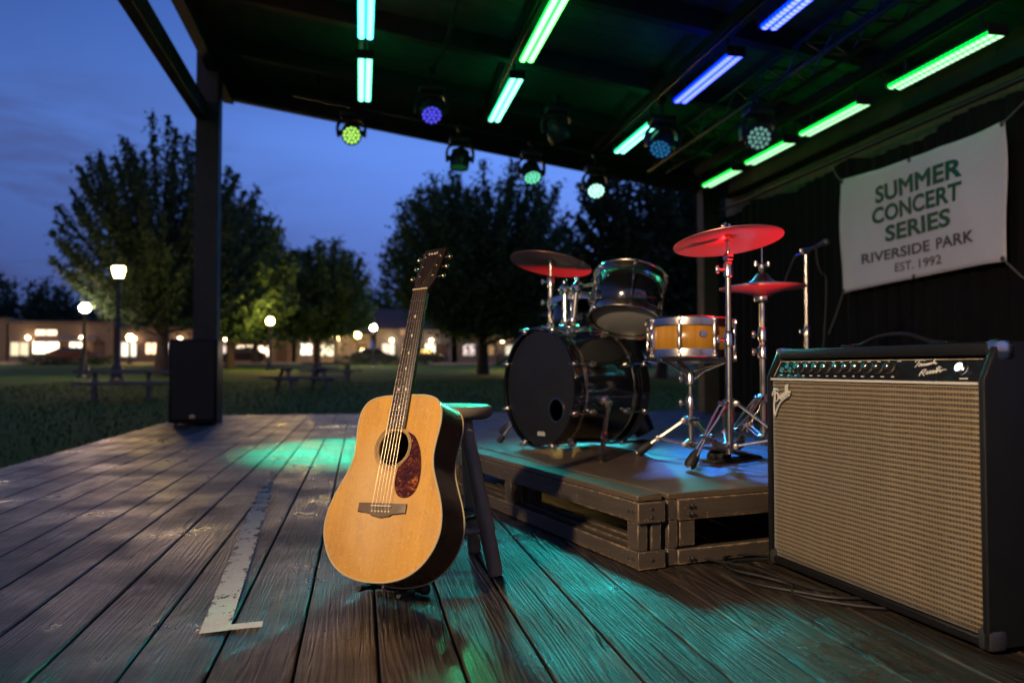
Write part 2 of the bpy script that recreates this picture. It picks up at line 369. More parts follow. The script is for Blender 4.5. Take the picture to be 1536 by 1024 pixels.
M_LEAF3 = leaf_mat('leaves_dark_conifer', (0.032, 0.07, 0.038), (0.058, 0.105, 0.055))
M_GRASS = leaf_mat('grass_blades', (0.018, 0.070, 0.003), (0.045, 0.120, 0.008))
M_BLACK = mat('matt_black', (0.008, 0.008, 0.008), 0.7, 0, 0.2, 8)

# ------------------------------------------------------------------ text and script marks
def text_mesh(txt, w, h, bold=0.012, shear=0.0):
    """built-in font outline fitted to w x h, centred; returns (verts2d, faces)"""
    cu = bpy.data.curves.new('lettering', 'FONT'); cu.body = txt; cu.size = 1.0; cu.bevel_depth = bold; cu.bevel_resolution = 0; cu.shear = shear
    cu.space_character = 1.02; cu.resolution_u = 4
    o = bpy.data.objects.new('lettering', cu); C.objects.link(o)
    bpy.context.view_layer.update()
    me = bpy.data.meshes.new_from_object(o.evaluated_get(bpy.context.evaluated_depsgraph_get()))
    vs = [v.co.copy() for v in me.vertices]; fs = [tuple(p.vertices) for p in me.polygons]
    bpy.data.objects.remove(o); bpy.data.curves.remove(cu); bpy.data.meshes.remove(me)
    x0 = min(v.x for v in vs); x1 = max(v.x for v in vs); y0 = min(v.y for v in vs); y1 = max(v.y for v in vs)
    return [((v.x - (x0+x1)/2) * w/(x1-x0), (v.y - (y0+y1)/2) * h/(y1-y0), v.z) for v in vs], fs

def script_strokes(b, strokes, m, r):
    """hand-lettered strokes: smooth tubes through 2-D points mapped by matrix m (x right, y up)"""
    for st in strokes:
        pts = catmull(st, 5); b.tube([m @ V((x, y, 0)) for x, y in pts], r, 5)
def catmull(p, k=6, closed=False):
    n = len(p); out = []
    for i in range(n if closed else n - 1):
        a = p[(i-1) % n] if (closed or i > 0) else p[0]; b, c = p[i], p[(i+1) % n]
        d = p[(i+2) % n] if (closed or i + 2 < n) else p[-1]
        for j in range(k):
            t = j / k
            out.append(tuple(0.5*((2*b[q]) + (-a[q]+c[q])*t + (2*a[q]-5*b[q]+4*c[q]-d[q])*t*t + (-a[q]+3*b[q]-3*c[q]+d[q])*t**3) for q in range(len(b))))
    if not closed: out.append(tuple(p[-1]))
    return out

# ================================================================== SETTING
def gz(y): return -0.28 + 0.016 * min(max(y, 0.0), 92.0)
b = MB()
ys = [-60, -30, -10, 0] + [2*i for i in range(1, 46)] + [92, 96, 110, 140, 200, 320]
xs = [-260, -120, -60] + [4*i for i in range(-12, 13)] + [60, 120, 260]
rows = [[b.bm.verts.new((x, y, gz(y) + (0.10 * mnoise.noise(V((x*0.09, y*0.09, 3))) * min(1, max(0, (y-13)/12))))) for x in xs] for y in ys]
for i in range(len(ys)-1):
    for j in range(len(xs)-1): b.bm.faces.new((rows[i][j], rows[i][j+1], rows[i+1][j+1], rows[i+1][j]))
structure(b.build('ground', ground_mat()))

# street in front of the shops and a paved path on the lawn
b = MB()
for x0 in range(-120, 120, 12): b.quad((x0, 73.5, gz(73.5)+0.12), (x0+12, 73.5, gz(73.5)+0.12), (x0+12, 79, gz(79)+0.06), (x0, 79, gz(79)+0.06))
structure(b.build('street', mat('asphalt', (0.10, 0.095, 0.09), 0.8, 0, 0.3, 2, 0.1)))
b = MB()
b.box((0, 72.6, gz(72.6)+0.11), (240, 1.8, 0.16)); b.box((0, 80.2, gz(80)+0.1), (240, 2.2, 0.2))
structure(b.build('pavement', mat('pale_concrete', (0.34, 0.30, 0.26), 0.8, 0, 0.2, 2, 0.1)))

# stage floor of separate boards
DX0, DX1, DY0, DY1 = -2.12, 4.86, -1.6, 10.8
b = MB(); random.seed(4)
k = math.floor((DX0 - BOFF)/BW)
while BOFF + k*BW < DX1:
    x0 = max(BOFF + k*BW + 0.0032, DX0); x1 = min(BOFF + (k+1)*BW - 0.0032, DX1); k += 1
    if x1 - x0 < 0.02: continue
    y = DY0
    while y < DY1:
        y1 = DY1; dz = random.uniform(-0.0025, 0.0)
        b.box(((x0+x1)/2, (max(y, DY0)+y1)/2, dz - 0.02), (x1-x0, y1-max(y, DY0)-0.003, 0.04), bev=0.0035)
        y = y1
        if DY1 - y < 0.4: break
structure(b.build('stage_floor', M_DECK, ang=20))
b = MB(); b.box(((DX0+DX1)/2, (DY0+DY1)/2, -0.12), (DX1-DX0-0.06, DY1-DY0-0.06, 0.15)); b.box(((DX0+DX1)/2, (DY0+DY1)/2, -0.25), (DX1-DX0-0.2, DY1-DY0-0.2, 0.1))
structure(b.build('stage_base', M_BLACK))

# grass blades near the stage
b = MB(); random.seed(8)
for i in range(42000):
    y = 3 + 24 * random.random()**1.3; x = random.uniform(-9, 9)
    if x > DX0-0.03 and y < DY1+0.03: continue
    z = gz(y) + (0.10 * mnoise.noise(V((x*0.09, y*0.09, 3))) * min(1, max(0, (y-13)/12)))
    h = random.uniform(0.025, 0.075); a = random.random()*PI; w = random.uniform(0.004, 0.010)
    dx, dy = math.cos(a)*w, math.sin(a)*w; lx, ly = random.gauss(0, 0.02), random.gauss(0, 0.02)
    b.bm.faces.new([b.bm.verts.new(p) for p in ((x-dx, y-dy, z-0.004), (x+dx, y+dy, z-0.004), (x+lx, y+ly, z+h))])
tag(b.build('grass', M_GRASS, smooth=False, recalc=False), 'short dark green grass of the park lawn', 'grass', kind='stuff')

# ================================================================== CANOPY
def zc(x): return 4.25 - 0.149*(x + 1.56)
sl = -0.149
can = thing('stage_canopy', 'dark timber stage roof with sloping boarded ceiling carried on posts', 'canopy', (-1.72, 9.6, 0))
O = V((1.72, -9.6, 0))
def L(p): return V(p) + O
RX0, RX1, RY0, RY1 = -1.74, 5.05, -0.9, 10.62
b = MB()
def slab(b, x0, x1, y0, y1, dz0, dz1):
    vs = [L((x, y, zc(x)+dz)) for dz in (dz0, dz1) for (x, y) in ((x0, y0), (x1, y0), (x1, y1), (x0, y1))]
    v = [b.bm.verts.new(p) for p in vs]
    for f in ((3, 2, 1, 0), (4, 5, 6, 7), (0, 1, 5, 4), (1, 2, 6, 5), (2, 3, 7, 6), (3, 0, 4, 7)): b.bm.faces.new([v[i] for i in f])
nb = 0; y = RY0
while y < RY1 - 0.05:
    y1 = min(y + 0.185, RY1); slab(b, RX0, RX1, y, y1 - 0.006, 0.0, 0.03); y = y1; nb += 1
slab(b, RX0, RX1, RY0, RY1, 0.032, 0.07)
b.build('roof_panel', M_CEIL, can)
for y in (0.4, 1.85, 3.3, 4.75, 6.2, 7.65, 9.1):
    b = MB(); slab(b, RX0+0.13, RX1-0.1, y-0.055, y+0.055, -0.19, -0.003); b.build('purlin', M_BEAM, can)
b = MB(); slab(b, RX0+0.13, RX1-0.02, 10.44, 10.57, -0.27, -0.004); b.build('fascia', M_BEAM, can)
b = MB(); slab(b, RX0+0.13, RX1-0.02, RY0+0.02, RY0+0.15, -0.27, -0.004); b.build('fascia', M_BEAM, can)
b = MB(); slab(b, RX0, RX0+0.127, RY0, 10.66, -0.28, -0.002); b.build('edge_rafter', M_BEAM, can)
b = MB(); b.box(L((-1.795, 4.3, 3.53)), (0.115, 10.6, 0.22), bev=0.008); b.build('tie_beam', M_BEAM, can)
b = MB(); b.box(L((-1.725, 9.62, 2.0)), (0.25, 0.25, 4.55), bev=0.012); b.build('post', M_POST, can)
b = MB(); b.box(L((-1.725, -0.75, 2.0)), (0.25, 0.25, 4.55), bev=0.012); b.build('post', M_POST, can)
b = MB(); b.box(L((4.74, 10.35, 1.5)), (0.24, 0.22, 3.2), bev=0.012); b.build('post', M_BEAM, can)
b = MB(); b.box(L((4.93, -0.75, 1.5)), (0.24, 0.22, 3.2), bev=0.012); b.build('post', M_POST, can)
b = MB()
for i in range(60):
    y0 = -0.85+0.188*i
    b.box(L((5.055, y0+0.092, 1.60)), (0.022, 0.183, 3.25))
b.build('side_wall', M_CEIL, can)
b = MB(); b.box(L((4.93, 4.8, 3.05)), (0.16, 10.8, 0.24), bev=0.008); b.build('wall_plate', M_BEAM, can)

# pleated black drape along the stage-right side, hung from a pipe
cur = thing('stage_curtain', 'black pleated drape closing the right side of the stage behind the banner', 'curtain', (4.8, 10.2, 0))
b = MB(); ny = 620; cols = []
for i in range(ny+1):
    y = -0.6 + 10.8*i/ny
    a = 0.030*math.sin(y*34+1.4*math.sin(y*3.1)) + 0.012*math.sin(y*71+2*math.sin(y*1.7))
    top = 2.70 + 0.015*math.sin(y*9) - 0.10*math.sin(PI*((y*0.55) % 1))
    cols.append([b.bm.verts.new((4.80 - 4.8 + a*(0.6+0.4*(1-q)), y - 10.2, 0.02 + (top-0.02)*q)) for q in (0, 0.3, 0.6, 0.85, 1.0)])
for i in range(ny):
    for j in range(4): b.bm.faces.new((cols[i][j], cols[i+1][j], cols[i+1][j+1], cols[i][j+1]))
b.build('drape', M_CURT, cur, ang=180)
b = MB(); b.cyl((0, 0.1, 2.74), (0, -10.9, 2.74), 0.024, n=10); b.build('curtain_pipe', M_STEEL, cur)

# ------------------------------------------------------------------ banner
Y0, Y1 = 7.13, 5.085     # left and right ends as seen from the stage
def bwave(u, v):
    e = (2*u-1)
    return 0.016*math.sin(u*9+v*3) + 0.012*math.exp(-((u-0.93+0.25*v)/0.05)**2) + 0.010*math.exp(-((u-0.10-0.12*v)/0.04)**2) + 0.007*math.sin(u*23-v*8)*abs(e) + 0.016*(v-0.5)*math.sin(u*5+1)
def bpt(u, v, off=0.0):
    """u 0..1 left to right, v 0..1 bottom to top on the banner"""
    y = Y0 + (Y1-Y0)*u
    zt = 2.464 - 0.03*u - 0.035*math.sin(PI*u); zb = 1.337 + 0.05*u + 0.012*math.sin(PI*u)
    return V((4.675 - bwave(u, v) - off, y, zb + (zt-zb)*v))
ban = thing('banner', 'white concert banner with green and grey lettering hung on the black drape', 'banner', (4.675, 6.1, 1.35))
BO = V((-4.675, -6.1, -1.35))
b = MB(); nu, nv = 60, 30
gv = [[b.bm.verts.new(bpt(i/nu, j/nv) + BO) for j in range(nv+1)] for i in range(nu+1)]
for i in range(nu):
    for j in range(nv): b.bm.faces.new((gv[i][j], gv[i+1][j], gv[i+1][j+1], gv[i][j+1]))
cloth = b.build('banner_cloth', M_BANNER, ban, ang=180)
md = cloth.modifiers.new('thickness', 'SOLIDIFY'); md.thickness = 0.002; md.offset = 0
def banner_line(txt, yl, yr, zt, zb, m, bold):
    """letters spread over the banner between world y yl..yr and heights zb..zt"""
    w, h = abs(yl-yr), zt-zb
    vs, fs = text_mesh(txt, w, h, bold)
    bb = MB(); vv = []
    for x, y, zo in vs:
        yy = (yl+yr)/2 - x; u = (yy-Y0)/(Y1-Y0); z = (zt+zb)/2 + y
        z0 = bpt(u, 0).z; z1 = bpt(u, 1).z; v = (z-z0)/(z1-z0)
        vv.append(bb.bm.verts.new(bpt(u, v, 0.006 + zo*0.05) + BO))
    for f in fs:
        try: bb.bm.faces.new([vv[i] for i in f])
        except ValueError: pass
    bmesh.ops.triangulate(bb.bm, faces=bb.bm.faces)
    return bb.build('lettering', m, ban, smooth=False)
banner_line('SUMMER', 6.61, 5.50, 2.276, 2.116, M_GREENINK, 0.034)
banner_line('CONCERT', 6.655, 5.50, 2.082, 1.93, M_GREENINK, 0.034)
banner_line('SERIES', 6.48, 5.62, 1.892, 1.742, M_GREENINK, 0.034)
banner_line('RIVERSIDE', 6.785, 5.885, 1.674, 1.580, M_GREYINK, 0.024)
banner_line('PARK', 5.80, 5.37, 1.671, 1.577, M_GREYINK, 0.024)
banner_line('EST.', 6.345, 6.105, 1.533, 1.456, M_GREYINK, 0.010)
banner_line('1992', 6.035, 5.74, 1.530, 1.453, M_GREYINK, 0.010)
for u, v in ((0.012, 0.98), (0.988, 0.98), (0.012, 0.02), (0.988, 0.02), (0.5, 0.985), (0.5, 0.015)):
    b = MB(); p = bpt(u, v, 0.003) + BO; m = frame(p, (-1, 0, 0))
    b.lathe([(0.008, 0), (0.020, 0), (0.020, 0.004), (0.008, 0.004)], 14, m, closed=True); b.build('grommet', M_STEEL, ban)
for (u, v), e in (((0.012, 0.98), (4.74, 7.38, 2.66)), ((0.988, 0.98), (4.74, 4.78, 2.66)), ((0.012, 0.02), (4.72, 7.45, 0.95)), ((0.988, 0.02), (4.72, 4.83, 1.15))):
    p = bpt(u, v, 0.006); e = V(e); mid = (p+e)/2 + V((0, 0, -0.02))
    b = MB(); b.tube([q + BO for q in (p, mid, e)], 0.007, 6); b.build('tie_rope', mat('grey_rope', (0.16, 0.15, 0.14), 0.8, 0, 0.3, 60), ban)

# ================================================================== LIGHTS OVERHEAD
RIGGROUP = 'LED light bars under the stage roof'
def led_bar(x, y0, y1, z, col, st, label, name='led_bar'):
    t = thing(name, label, 'LED bar', (x, (y0+y1)/2, z), group=RIGGROUP); n = (y1-y0)/2
    b = MB(); b.box((0, 0, 0.040), (0.062, 2*n, 0.055), bev=0.006); b.box((0, -n-0.006, 0.03), (0.16, 0.012, 0.085), bev=0.003); b.box((0, n+0.006, 0.03), (0.16, 0.012, 0.085), bev=0.003)
    b.build('housing', M_STEEL, t)
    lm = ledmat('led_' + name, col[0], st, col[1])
    for sx in (-0.036, 0.036):
        b = MB(); m = Matrix.Translation((sx, 0, 0.006)) @ Matrix.Rotation(rad(90), 4, 'X')
        b.prism([(0.031*math.cos(a), -0.024*math.sin(a)) for a in [2*PI*i/16 for i in range(16)]], -n+0.01, n-0.01, m)
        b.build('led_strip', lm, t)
    hh = zc(x) - 0.02 - z - 0.06
    for yy in (-n*0.75, n*0.75):
        b = MB(); b.cyl((0, yy, 0.062), (0, yy, 0.062 + 0.14), 0.012, n=8); b.build('hanger', M_STEEL, t)
    b = MB(); b.tube(catmull([(0.01, n, 0.05), (0.015, n+0.06, 0.045), (0.02, n+0.12, 0.075), (0.01, n+0.17, 0.12), (0.0, n+0.18, 0.20)], 4), 0.009, 6); b.build('power_lead', M_RUBBER, t)
    return t
GRN = ((0.19, 1.0, 0.22), (0.0, 0.45, 0.04)); CYN = ((0.15, 0.9, 1.0), (0.0, 0.48, 0.40)); BLU = ((0.055, 0.075, 1.0), (0.0, 0.012, 0.65)); AQU = ((0.22, 1.0, 0.66), (0.0, 0.45, 0.14)); GR2 = ((0.50, 1.0, 0.55), (0.0, 1.4, 0.08))
led_bar(0.03, 5.55, 7.06, 3.5, CYN, 5.0, 'cyan LED bar cut by the top edge, nearest bar of the leftmost ceiling row')
led_bar(0.03, 7.52, 8.73, 3.5, AQU, 4.6, 'pale aqua LED bar just above the leftmost green spotlight')
led_bar(1.475, 5.77, 7.06, 3.4, GRN, 5.5, 'long green LED bar, nearer one of the second ceiling row from the left')
led_bar(1.475, 7.50, 8.86, 3.4, AQU, 4.6, 'aqua LED bar at the far end of the second ceiling row from the left')
led_bar(2.94, 4.15, 5.36, 3.1, BLU, 8.5, 'blue LED bar running out of the top edge of the picture')
led_bar(2.94, 5.88, 7.02, 3.1, BLU, 8.5, 'blue LED bar between the other blue bar and the short aqua bar')
led_bar(2.94, 7.62, 8.80, 3.1, AQU, 4.6, 'short aqua LED bar beyond the blue bars beside the blue-lit moving head')
led_bar(4.30, 4.72, 5.80, 2.9, GR2, 1.75, 'longest green LED bar, nearest above the white banner')
led_bar(4.30, 6.20, 7.15, 2.9, GR2, 1.75, 'green LED bar second from the right in the row along the drape')
led_bar(4.30, 7.42, 8.28, 2.9, GR2, 1.75, 'green LED bar partly hidden by the round dark moving head')
led_bar(4.30, 8.58, 9.42, 2.9, GR2, 1.75, 'shortest green LED bar at the far end above the right-hand red-lit cymbal')

def rail(x, z, label):
    t = thing('lighting_rail', label, 'rail', (x, 4.9, z), group='rails carrying the LED bars')
    b = MB(); b.box((0, 0, 0), (0.06, 9.6, 0.05), bev=0.005); b.box((-0.05, 0, 0.05), (0.018, 9.6, 0.10)); b.build('rail_profile', M_STEEL, t)
    for y in (0.4, 1.85, 3.3, 4.75, 6.2, 7.65, 9.1):
        b = MB(); b.cyl((0, y-4.9, 0.024), (0, y-4.9, zc(x)-0.18-z), 0.010, n=8); b.build('drop_rod', M_STEEL, t)
rail(0.03, 3.72, 'thin black rail above the leftmost row of LED bars')
rail(1.475, 3.62, 'thin black rail above the second row of LED bars with green and aqua light')
rail(2.94, 3.32, 'thin black rail above the blue LED bars')
rail(4.30, 3.12, 'thin black rail above the row of green LED bars along the drape')

# box truss
t = thing('lighting_truss', 'black lattice truss running under the ceiling between blue and green LED rows', 'truss', (3.72, 5.0, 3.1))
for x in (-0.12, 0.12):
    for z in (0.0, 0.22):
        b = MB(); b.cyl((x, -4.4, z), (x, 4.6, z), 0.022, n=8); b.build('chord', M_STEEL, t)
b = MB()
for x in (-0.12, 0.12):
    for i in range(30): y = -4.4+0.3*i; b.cyl((x, y, 0.0 if i % 2 else 0.22), (x, y+0.3, 0.22 if i % 2 else 0.0), 0.010, n=6)
for i in range(31): y = -4.4+0.3*i; b.cyl((-0.12, y, 0), (0.12, y, 0), 0.010, n=6); b.cyl((-0.12, y, 0.22), (0.12, y, 0.22), 0.010, n=6)
b.build('lattice_web', M_STEEL, t)
# cross pipe for the back row of heads
t = thing('lighting_pipe', 'black pipe along the back of the ceiling holding the row of spotlights', 'pipe', (1.4, 9.6, 3.6))
b = MB(); b.cyl((-2.2, 0, 3.70+0.149*0.6-3.6+0.02), (2.4, 0, 2.98+0.1-3.6+0.09), 0.026, n=10); b.build('pipe_tube', M_STEEL, t)
for x in (-0.5, 1.4, 3.3):
    b = MB(); zt = zc(x)-0.01-3.6; zb = (3.81-0.139*(x+0.8)) - 3.6; b.cyl((x-1.4, 0, zb), (x-1.4, 0, zt), 0.012, n=8); b.build('drop_rod', M_STEEL, t)

HEADGROUP = 'moving head spotlights hung under the roof'
def moving_head(p, aim, ztop, led, est, label, rough_led=1.0, yawx=(1, 0, 0), name='moving_head', R=0.118):
    """pivot of the head at p; yoke arms along yawx; hangs from height ztop"""
    t = thing(name, label, 'stage light', p, group=HEADGROUP); x = V(yawx).normalized(); aim = V(aim).normalized()
    top = ztop - p[2]
    b = MB(); b.cyl((0, 0, 0.27), (0, 0, max(top, 0.31)), 0.018, n=8); b.box((0, 0, max(top, 0.33)-0.02), (0.07, 0.08, 0.09), bev=0.01); b.build('clamp', M_STEEL, t)
    b = MB(); mm = frame((0, 0, 0.225), (0, 0, 1), x); b.box((0, 0, 0), (0.26, 0.17, 0.085), bev=0.02, m=mm, seg=2); b.build('base', M_STEEL, t)
    b = MB()
    for s in (-1, 1):
        pts = [x*(s*0.03) + V((0, 0, 0.17)), x*(s*0.115) + V((0, 0, 0.155)), x*(s*0.158) + V((0, 0, 0.09)), x*(s*0.160), x*(s*0.152) + V((0, 0, -0.04))]
        pts = [V(q) for q in catmull([tuple(q) for q in pts], 4)]
        for a, c in zip(pts, pts[1:]): b.bar(a, c + (c-a)*0.15, 0.028, 0.075, up=tuple(x.cross(V((0, 0, 1)))) )
        b.cyl(x*(s*0.11), x*(s*0.165), 0.035, n=14)
    b.bar(x*-0.05 + V((0, 0, 0.172)), x*0.05 + V((0, 0, 0.172)), 0.028, 0.075, up=tuple(x.cross(V((0, 0, 1)))))
    b.build('yoke', M_STEEL, t)
    m = frame((0, 0, 0), aim, x)
    b = MB(); b.lathe([(0, -0.125), (0.06, -0.12), (0.095, -0.09), (R, -0.03), (R+0.004, 0.03), (R, 0.085), (R-0.010, 0.115), (R-0.010, 0.10), (0, 0.10)], 26, m)
    for k in range(10):
        a = 2*PI*k/10; b.box((math.cos(a)*0.10, math.sin(a)*0.10, -0.055), (0.012, 0.06, 0.07), rot=Matrix.Rotation(a, 3, 'Z'), m=m)
    b.build('lamp_head', M_STEEL, t)
    b = MB(); b.lathe([(R-0.012, 0.102), (R-0.002, 0.104), (R-0.002, 0.122), (R-0.014, 0.122)], 26, m, closed=True); b.build('lens_ring', M_STEEL, t)
    b = MB()
    for rr, n in ((0.0, 1), (0.043, 6), (0.084, 12)):
        for k in range(n):
            a = 2*PI*k/n; b.lathe([(0.018, 0.1015), (0.016, 0.106), (0.0, 0.108)], 8, m @ Matrix.Translation((rr*math.cos(a), rr*math.sin(a), 0)))
    b.build('led_array', led, t); return t
def beam(parent_pos, aim, col, power, size, blend=0.6, parent=None, rad_=0.07, off=0.30):
    d = bpy.data.lights.new('beam', 'SPOT'); d.energy = power; d.color = col; d.spot_size = rad(size); d.spot_blend = blend; d.shadow_soft_size = rad_
    o = bpy.data.objects.new('beam', d); C.objects.link(o); a = V(aim).normalized()
    q = a.to_track_quat('-Z', 'Y'); o.rotation_euler = q.to_euler()
    o.location = (a*off if parent else V(parent_pos) + a*off)
    if parent: o.parent = parent
    return o
def ledm(name, col, st): return emitmat(name, col, st)
# back row, left to right
p = (-0.118, 9.6, 3.384)
h1 = moving_head(p, V((-0.35, 6.1, 0)) - V(p) + V((0.35, 0, 1.4)), 3.74, ledm('led_lime', (0.50, 1.0, 0.16), 1.2), 1, 'leftmost spotlight with a lime-green LED face pointing at the stage', yawx=(1, -0.1, 0))
beam(p, V((-0.10, 6.2, 0)) - V(p), (0.05, 1.0, 0.55), 3000, 22, 1.0, h1)
p = (1.179, 9.6, 3.145)
h2 = moving_head(p, (-0.1, -0.15, -1), 3.55, ledm('led_dim_green', (0.05, 0.5, 0.15), 0.12), 1, 'unlit black spotlight against the sky above the middle of the big tree')
p = (2.066, 9.6, 3.022)
h3 = moving_head(p, (0.02, -0.75, -1), 3.43, ledm('led_aqua', (0.20, 1.0, 0.60), 1.1), 1, 'spotlight with an aqua-green LED face, third along the back edge of the roof')
beam(p, V((0.27, 2.47, 0.53)) - V(p), (0.03, 1.0, 0.42), 1150, 4.6, 1.0, h3, 0.16)
p = (2.888, 9.6, 2.875)
h4 = moving_head(p, (-0.18, -1.0, -0.95), 3.31, ledm('led_white_green', (0.45, 1.0, 0.75), 2.2), 1, 'brightest spotlight with a glaring pale green face, rightmost against the sky')
beam(p, V((0.92, 3.55, 0.70)) - V(p), (0.04, 0.75, 0.80), 620, 15, 1.0, h4)
# second row (the violet head also throws the teal pool in front of the riser)
p = (0.717, 8.3, 3.299)
h5 = moving_head(p, (-0.02, -0.9, -1), zc(0.717)-0.19, ledm('led_violet', (0.10, 0.09, 1.0), 1.0), 1, 'spotlight with a small violet-blue LED face hanging in front of the ceiling boards')
beam(p, V((1.02, 2.12, 0)) - V(p), (0.03, 0.72, 0.66), 1100, 15, 1.0, h5, 0.40)
p = (2.073, 8.3, 3.164)
h6 = moving_head(p, (0.5, 0.2, -1), zc(2.073)-0.19, ledm('led_off', (0.02, 0.05, 0.04), 0.2), 1, 'dark spotlight barely visible under the ceiling right of the aqua LED bar')
beam(p, V((1.42, 1.95, 0.66)) - V(p), (0.03, 0.65, 0.9), 420, 9, 1.0, h6, 0.15)  # added beam: the head itself is dark, this rims the amplifier top
p = (2.95, 7.503, 2.843)
h7 = moving_head(p, (-0.55, -0.75, -1), 3.30, ledm('led_off_blue', (0.03, 0.25, 0.6), 0.5), 1, 'spotlight catching blue and cyan light beside the short aqua LED bar')
beam(p, V((1.80, 2.92, 0.2)) - V(p), (0.02, 0.24, 1.0), 800, 16, 1.0, h7, 0.2)
p = (3.6, 6.773, 2.737)
h8 = moving_head(p, (-0.5, -1.3, -0.62), 3.09, ledm('led_grey_green', (0.35, 0.8, 0.7), 0.35), 1, 'large dark spotlight with a grey lens hanging from the truss before the green bars', R=0.128)
beam(p, V((0.26, 2.30, 0.55)) - V(p), (0.06, 1.0, 0.48), 1250, 11, 1.0, h8, 0.12)
# cable from the violet spotlight
b = MB(); random.seed(5)
b.tube(catmull([(0.72, 8.25, zc(0.72)-0.2), (0.75, 8.0, 3.72), (0.78, 7.4, 3.66), (0.80, 6.7, 3.72), (0.83, 6.0, 3.64), (0.86, 5.2, 3.7), (0.88, 4.2, 3.66)], 6), 0.017, 6)
tag(b.build('lighting_cable', M_RUBBER), 'twisted black cable running along the ceiling from the violet spotlight', 'cable')

# ================================================================== FLOOR MARKING
def sheet(b, pts, z): b.bm.faces.new([b.bm.verts.new((x, y, z)) for x, y in pts])
b = MB(); n = 40
L0, L1 = (-0.352, 1.918), (-0.548, 4.95); R0, R1 = (-0.290, 1.932), (-0.462, 4.95)
for i in range(n):
    s, e = i/n, (i+1)/n
    f = lambda A, B, q: (A[0]+(B[0]-A[0])*q, A[1]+(B[1]-A[1])*q)
    sheet(b, [f(L0, L1, s), f(R0, R1, s), f(R0, R1, e), f(L0, L1, e)], 0.0042)
sheet(b, [(-0.2895, 1.9325), (-0.219, 1.943), (-0.221, 1.985), (-0.2925, 1.975)], 0.0042)
tag(b.build('floor_marking', tape_mat(), smooth=False), 'worn white L-shaped marking along the stage boards left of the guitar', 'floor marking')

# ================================================================== PA SPEAKER
t = thing('loudspeaker', 'tall black cabinet loudspeaker standing at the back left stage corner before the post', 'loudspeaker', (-1.72, 9.2, 0), rz=rad(-6))
b = MB(); b.prism([(-0.25, -0.2), (0.25, -0.2), (0.19, 0.22), (-0.19, 0.22)], 0.015, 0.91, bev=0.012); b.build('cabinet', M_TOLEX, t)
b = MB(); b.box((0, -0.206, 0.47), (0.45, 0.012, 0.83), bev=0.004); b.build('front_grille', mat('black_steel_mesh', (0.012, 0.012, 0.012), 0.5, 0, 0.3, 40, 0.1, 0.8, 300), t)
b = MB(); b.lathe([(0, 0.0), (0.03, 0.0), (0.03, 0.006), (0, 0.007)], 20, frame((0, -0.212, 0.085), (0, -1, 0)) @ Matrix.Diagonal((1.1, 0.7, 1, 1))); b.build('badge', M_GOLD, t)
b = MB()
for x in (-0.2, 0.2):
    for y in (-0.15, 0.17): b.cyl((x*0.95, y, 0), (x*0.95, y, 0.017), 0.02, n=10)
b.build('rubber_foot', M_RUBBER, t)

# ================================================================== STOOL
SX, SY, SH = 0.245, 2.455, 0.487
t = thing('stool', 'round wooden stool with splayed legs behind the acoustic guitar', 'stool', (SX, SY, 0))
b = MB(); r = 0.160
b.lathe([(0, SH-0.040), (r-0.018, SH-0.040), (r-0.004, SH-0.030), (r, SH-0.016), (r-0.004, SH-0.005), (r-0.012, SH), (0.09, SH-0.003), (0, SH-0.005)], 48); b.build('seat', M_SEAT, t, ang=60)
legs = [((0.062, -0.070), (0.146, -0.150)), ((0.085, 0.062), (0.128, 0.172)), ((-0.085, 0.075), (-0.15, 0.165)), ((-0.08, -0.07), (-0.15, -0.15))]
def legpt(i, z):
    a, c = legs[i]; q = 1 - z/(SH-0.04); return V((a[0]+(c[0]-a[0])*q, a[1]+(c[1]-a[1])*q, z))
for i in range(4):
    b = MB(); b.tube([legpt(i, z) for z in (0.0, 0.01, 0.15, 0.30, SH-0.038)], [0.0195, 0.0215, 0.0235, 0.0225, 0.020], 14); b.build('leg', M_STOOL, t)
for i, z in ((0, 0.085), (1, 0.125), (2, 0.085), (3, 0.125)):
    b = MB(); a, c = legpt(i, z), legpt((i+1) % 4, z); b.tube([a, (a*0.5+c*0.5), c], [0.009, 0.0115, 0.009], 10); b.build('rung', M_STOOL, t)
b = MB(); zr = 0.155; b.tube([(0.118*math.cos(2*PI*k/40), 0.118*math.sin(2*PI*k/40)+0.005, zr) for k in range(40)], 0.007, 8, closed=True); b.build('footring', M_STEEL, t)

# ================================================================== ACOUSTIC GUITAR
def gframe(yaw, lean, roll):
    n = V((-math.sin(yaw)*math.cos(lean), -math.cos(yaw)*math.cos(lean), math.sin(lean)))
    v = V((math.sin(yaw)*math.sin(lean), math.cos(yaw)*math.sin(lean), math.cos(lean))); u = V((math.cos(yaw), -math.sin(yaw), 0))
    c, s = math.cos(roll), math.sin(roll); return u*c - v*s, v*c + u*s, n
GU, GV, GN = gframe(0.7025, 0.3477, -0.0539)
gm = Matrix((GU, GV, GN)).transposed().to_4x4(); gm.translation = V((0.0288, 2.049, 0.066))
g = thing('acoustic_guitar', 'worn natural-top acoustic guitar leaning back against the wooden stool', 'guitar', m=gm)
KS, KB = 0.929, 0.964; GD = 0.1092
half = [(0.0, 0.0), (0.055, 0.004), (0.108, 0.019), (0.152, 0.048), (0.183, 0.090), (0.1975, 0.135), (0.195, 0.180), (0.182, 0.222), (0.163, 0.262), (0.146, 0.300), (0.1385, 0.335), (0.1395, 0.368), (0.144, 0.405), (0.1455, 0.438), (0.139, 0.470), (0.119, 0.494), (0.083, 0.505), (0.035, 0.508), (0.0, 0.5085)]
poly = half + [(-x, y) for x, y in reversed(half[1:-1])]
OUT = [(x*KS, y*KB) for x, y in catmull(poly, 5, closed=True)]
HC = (0.0, 0.357*KB); HR = 0.0475
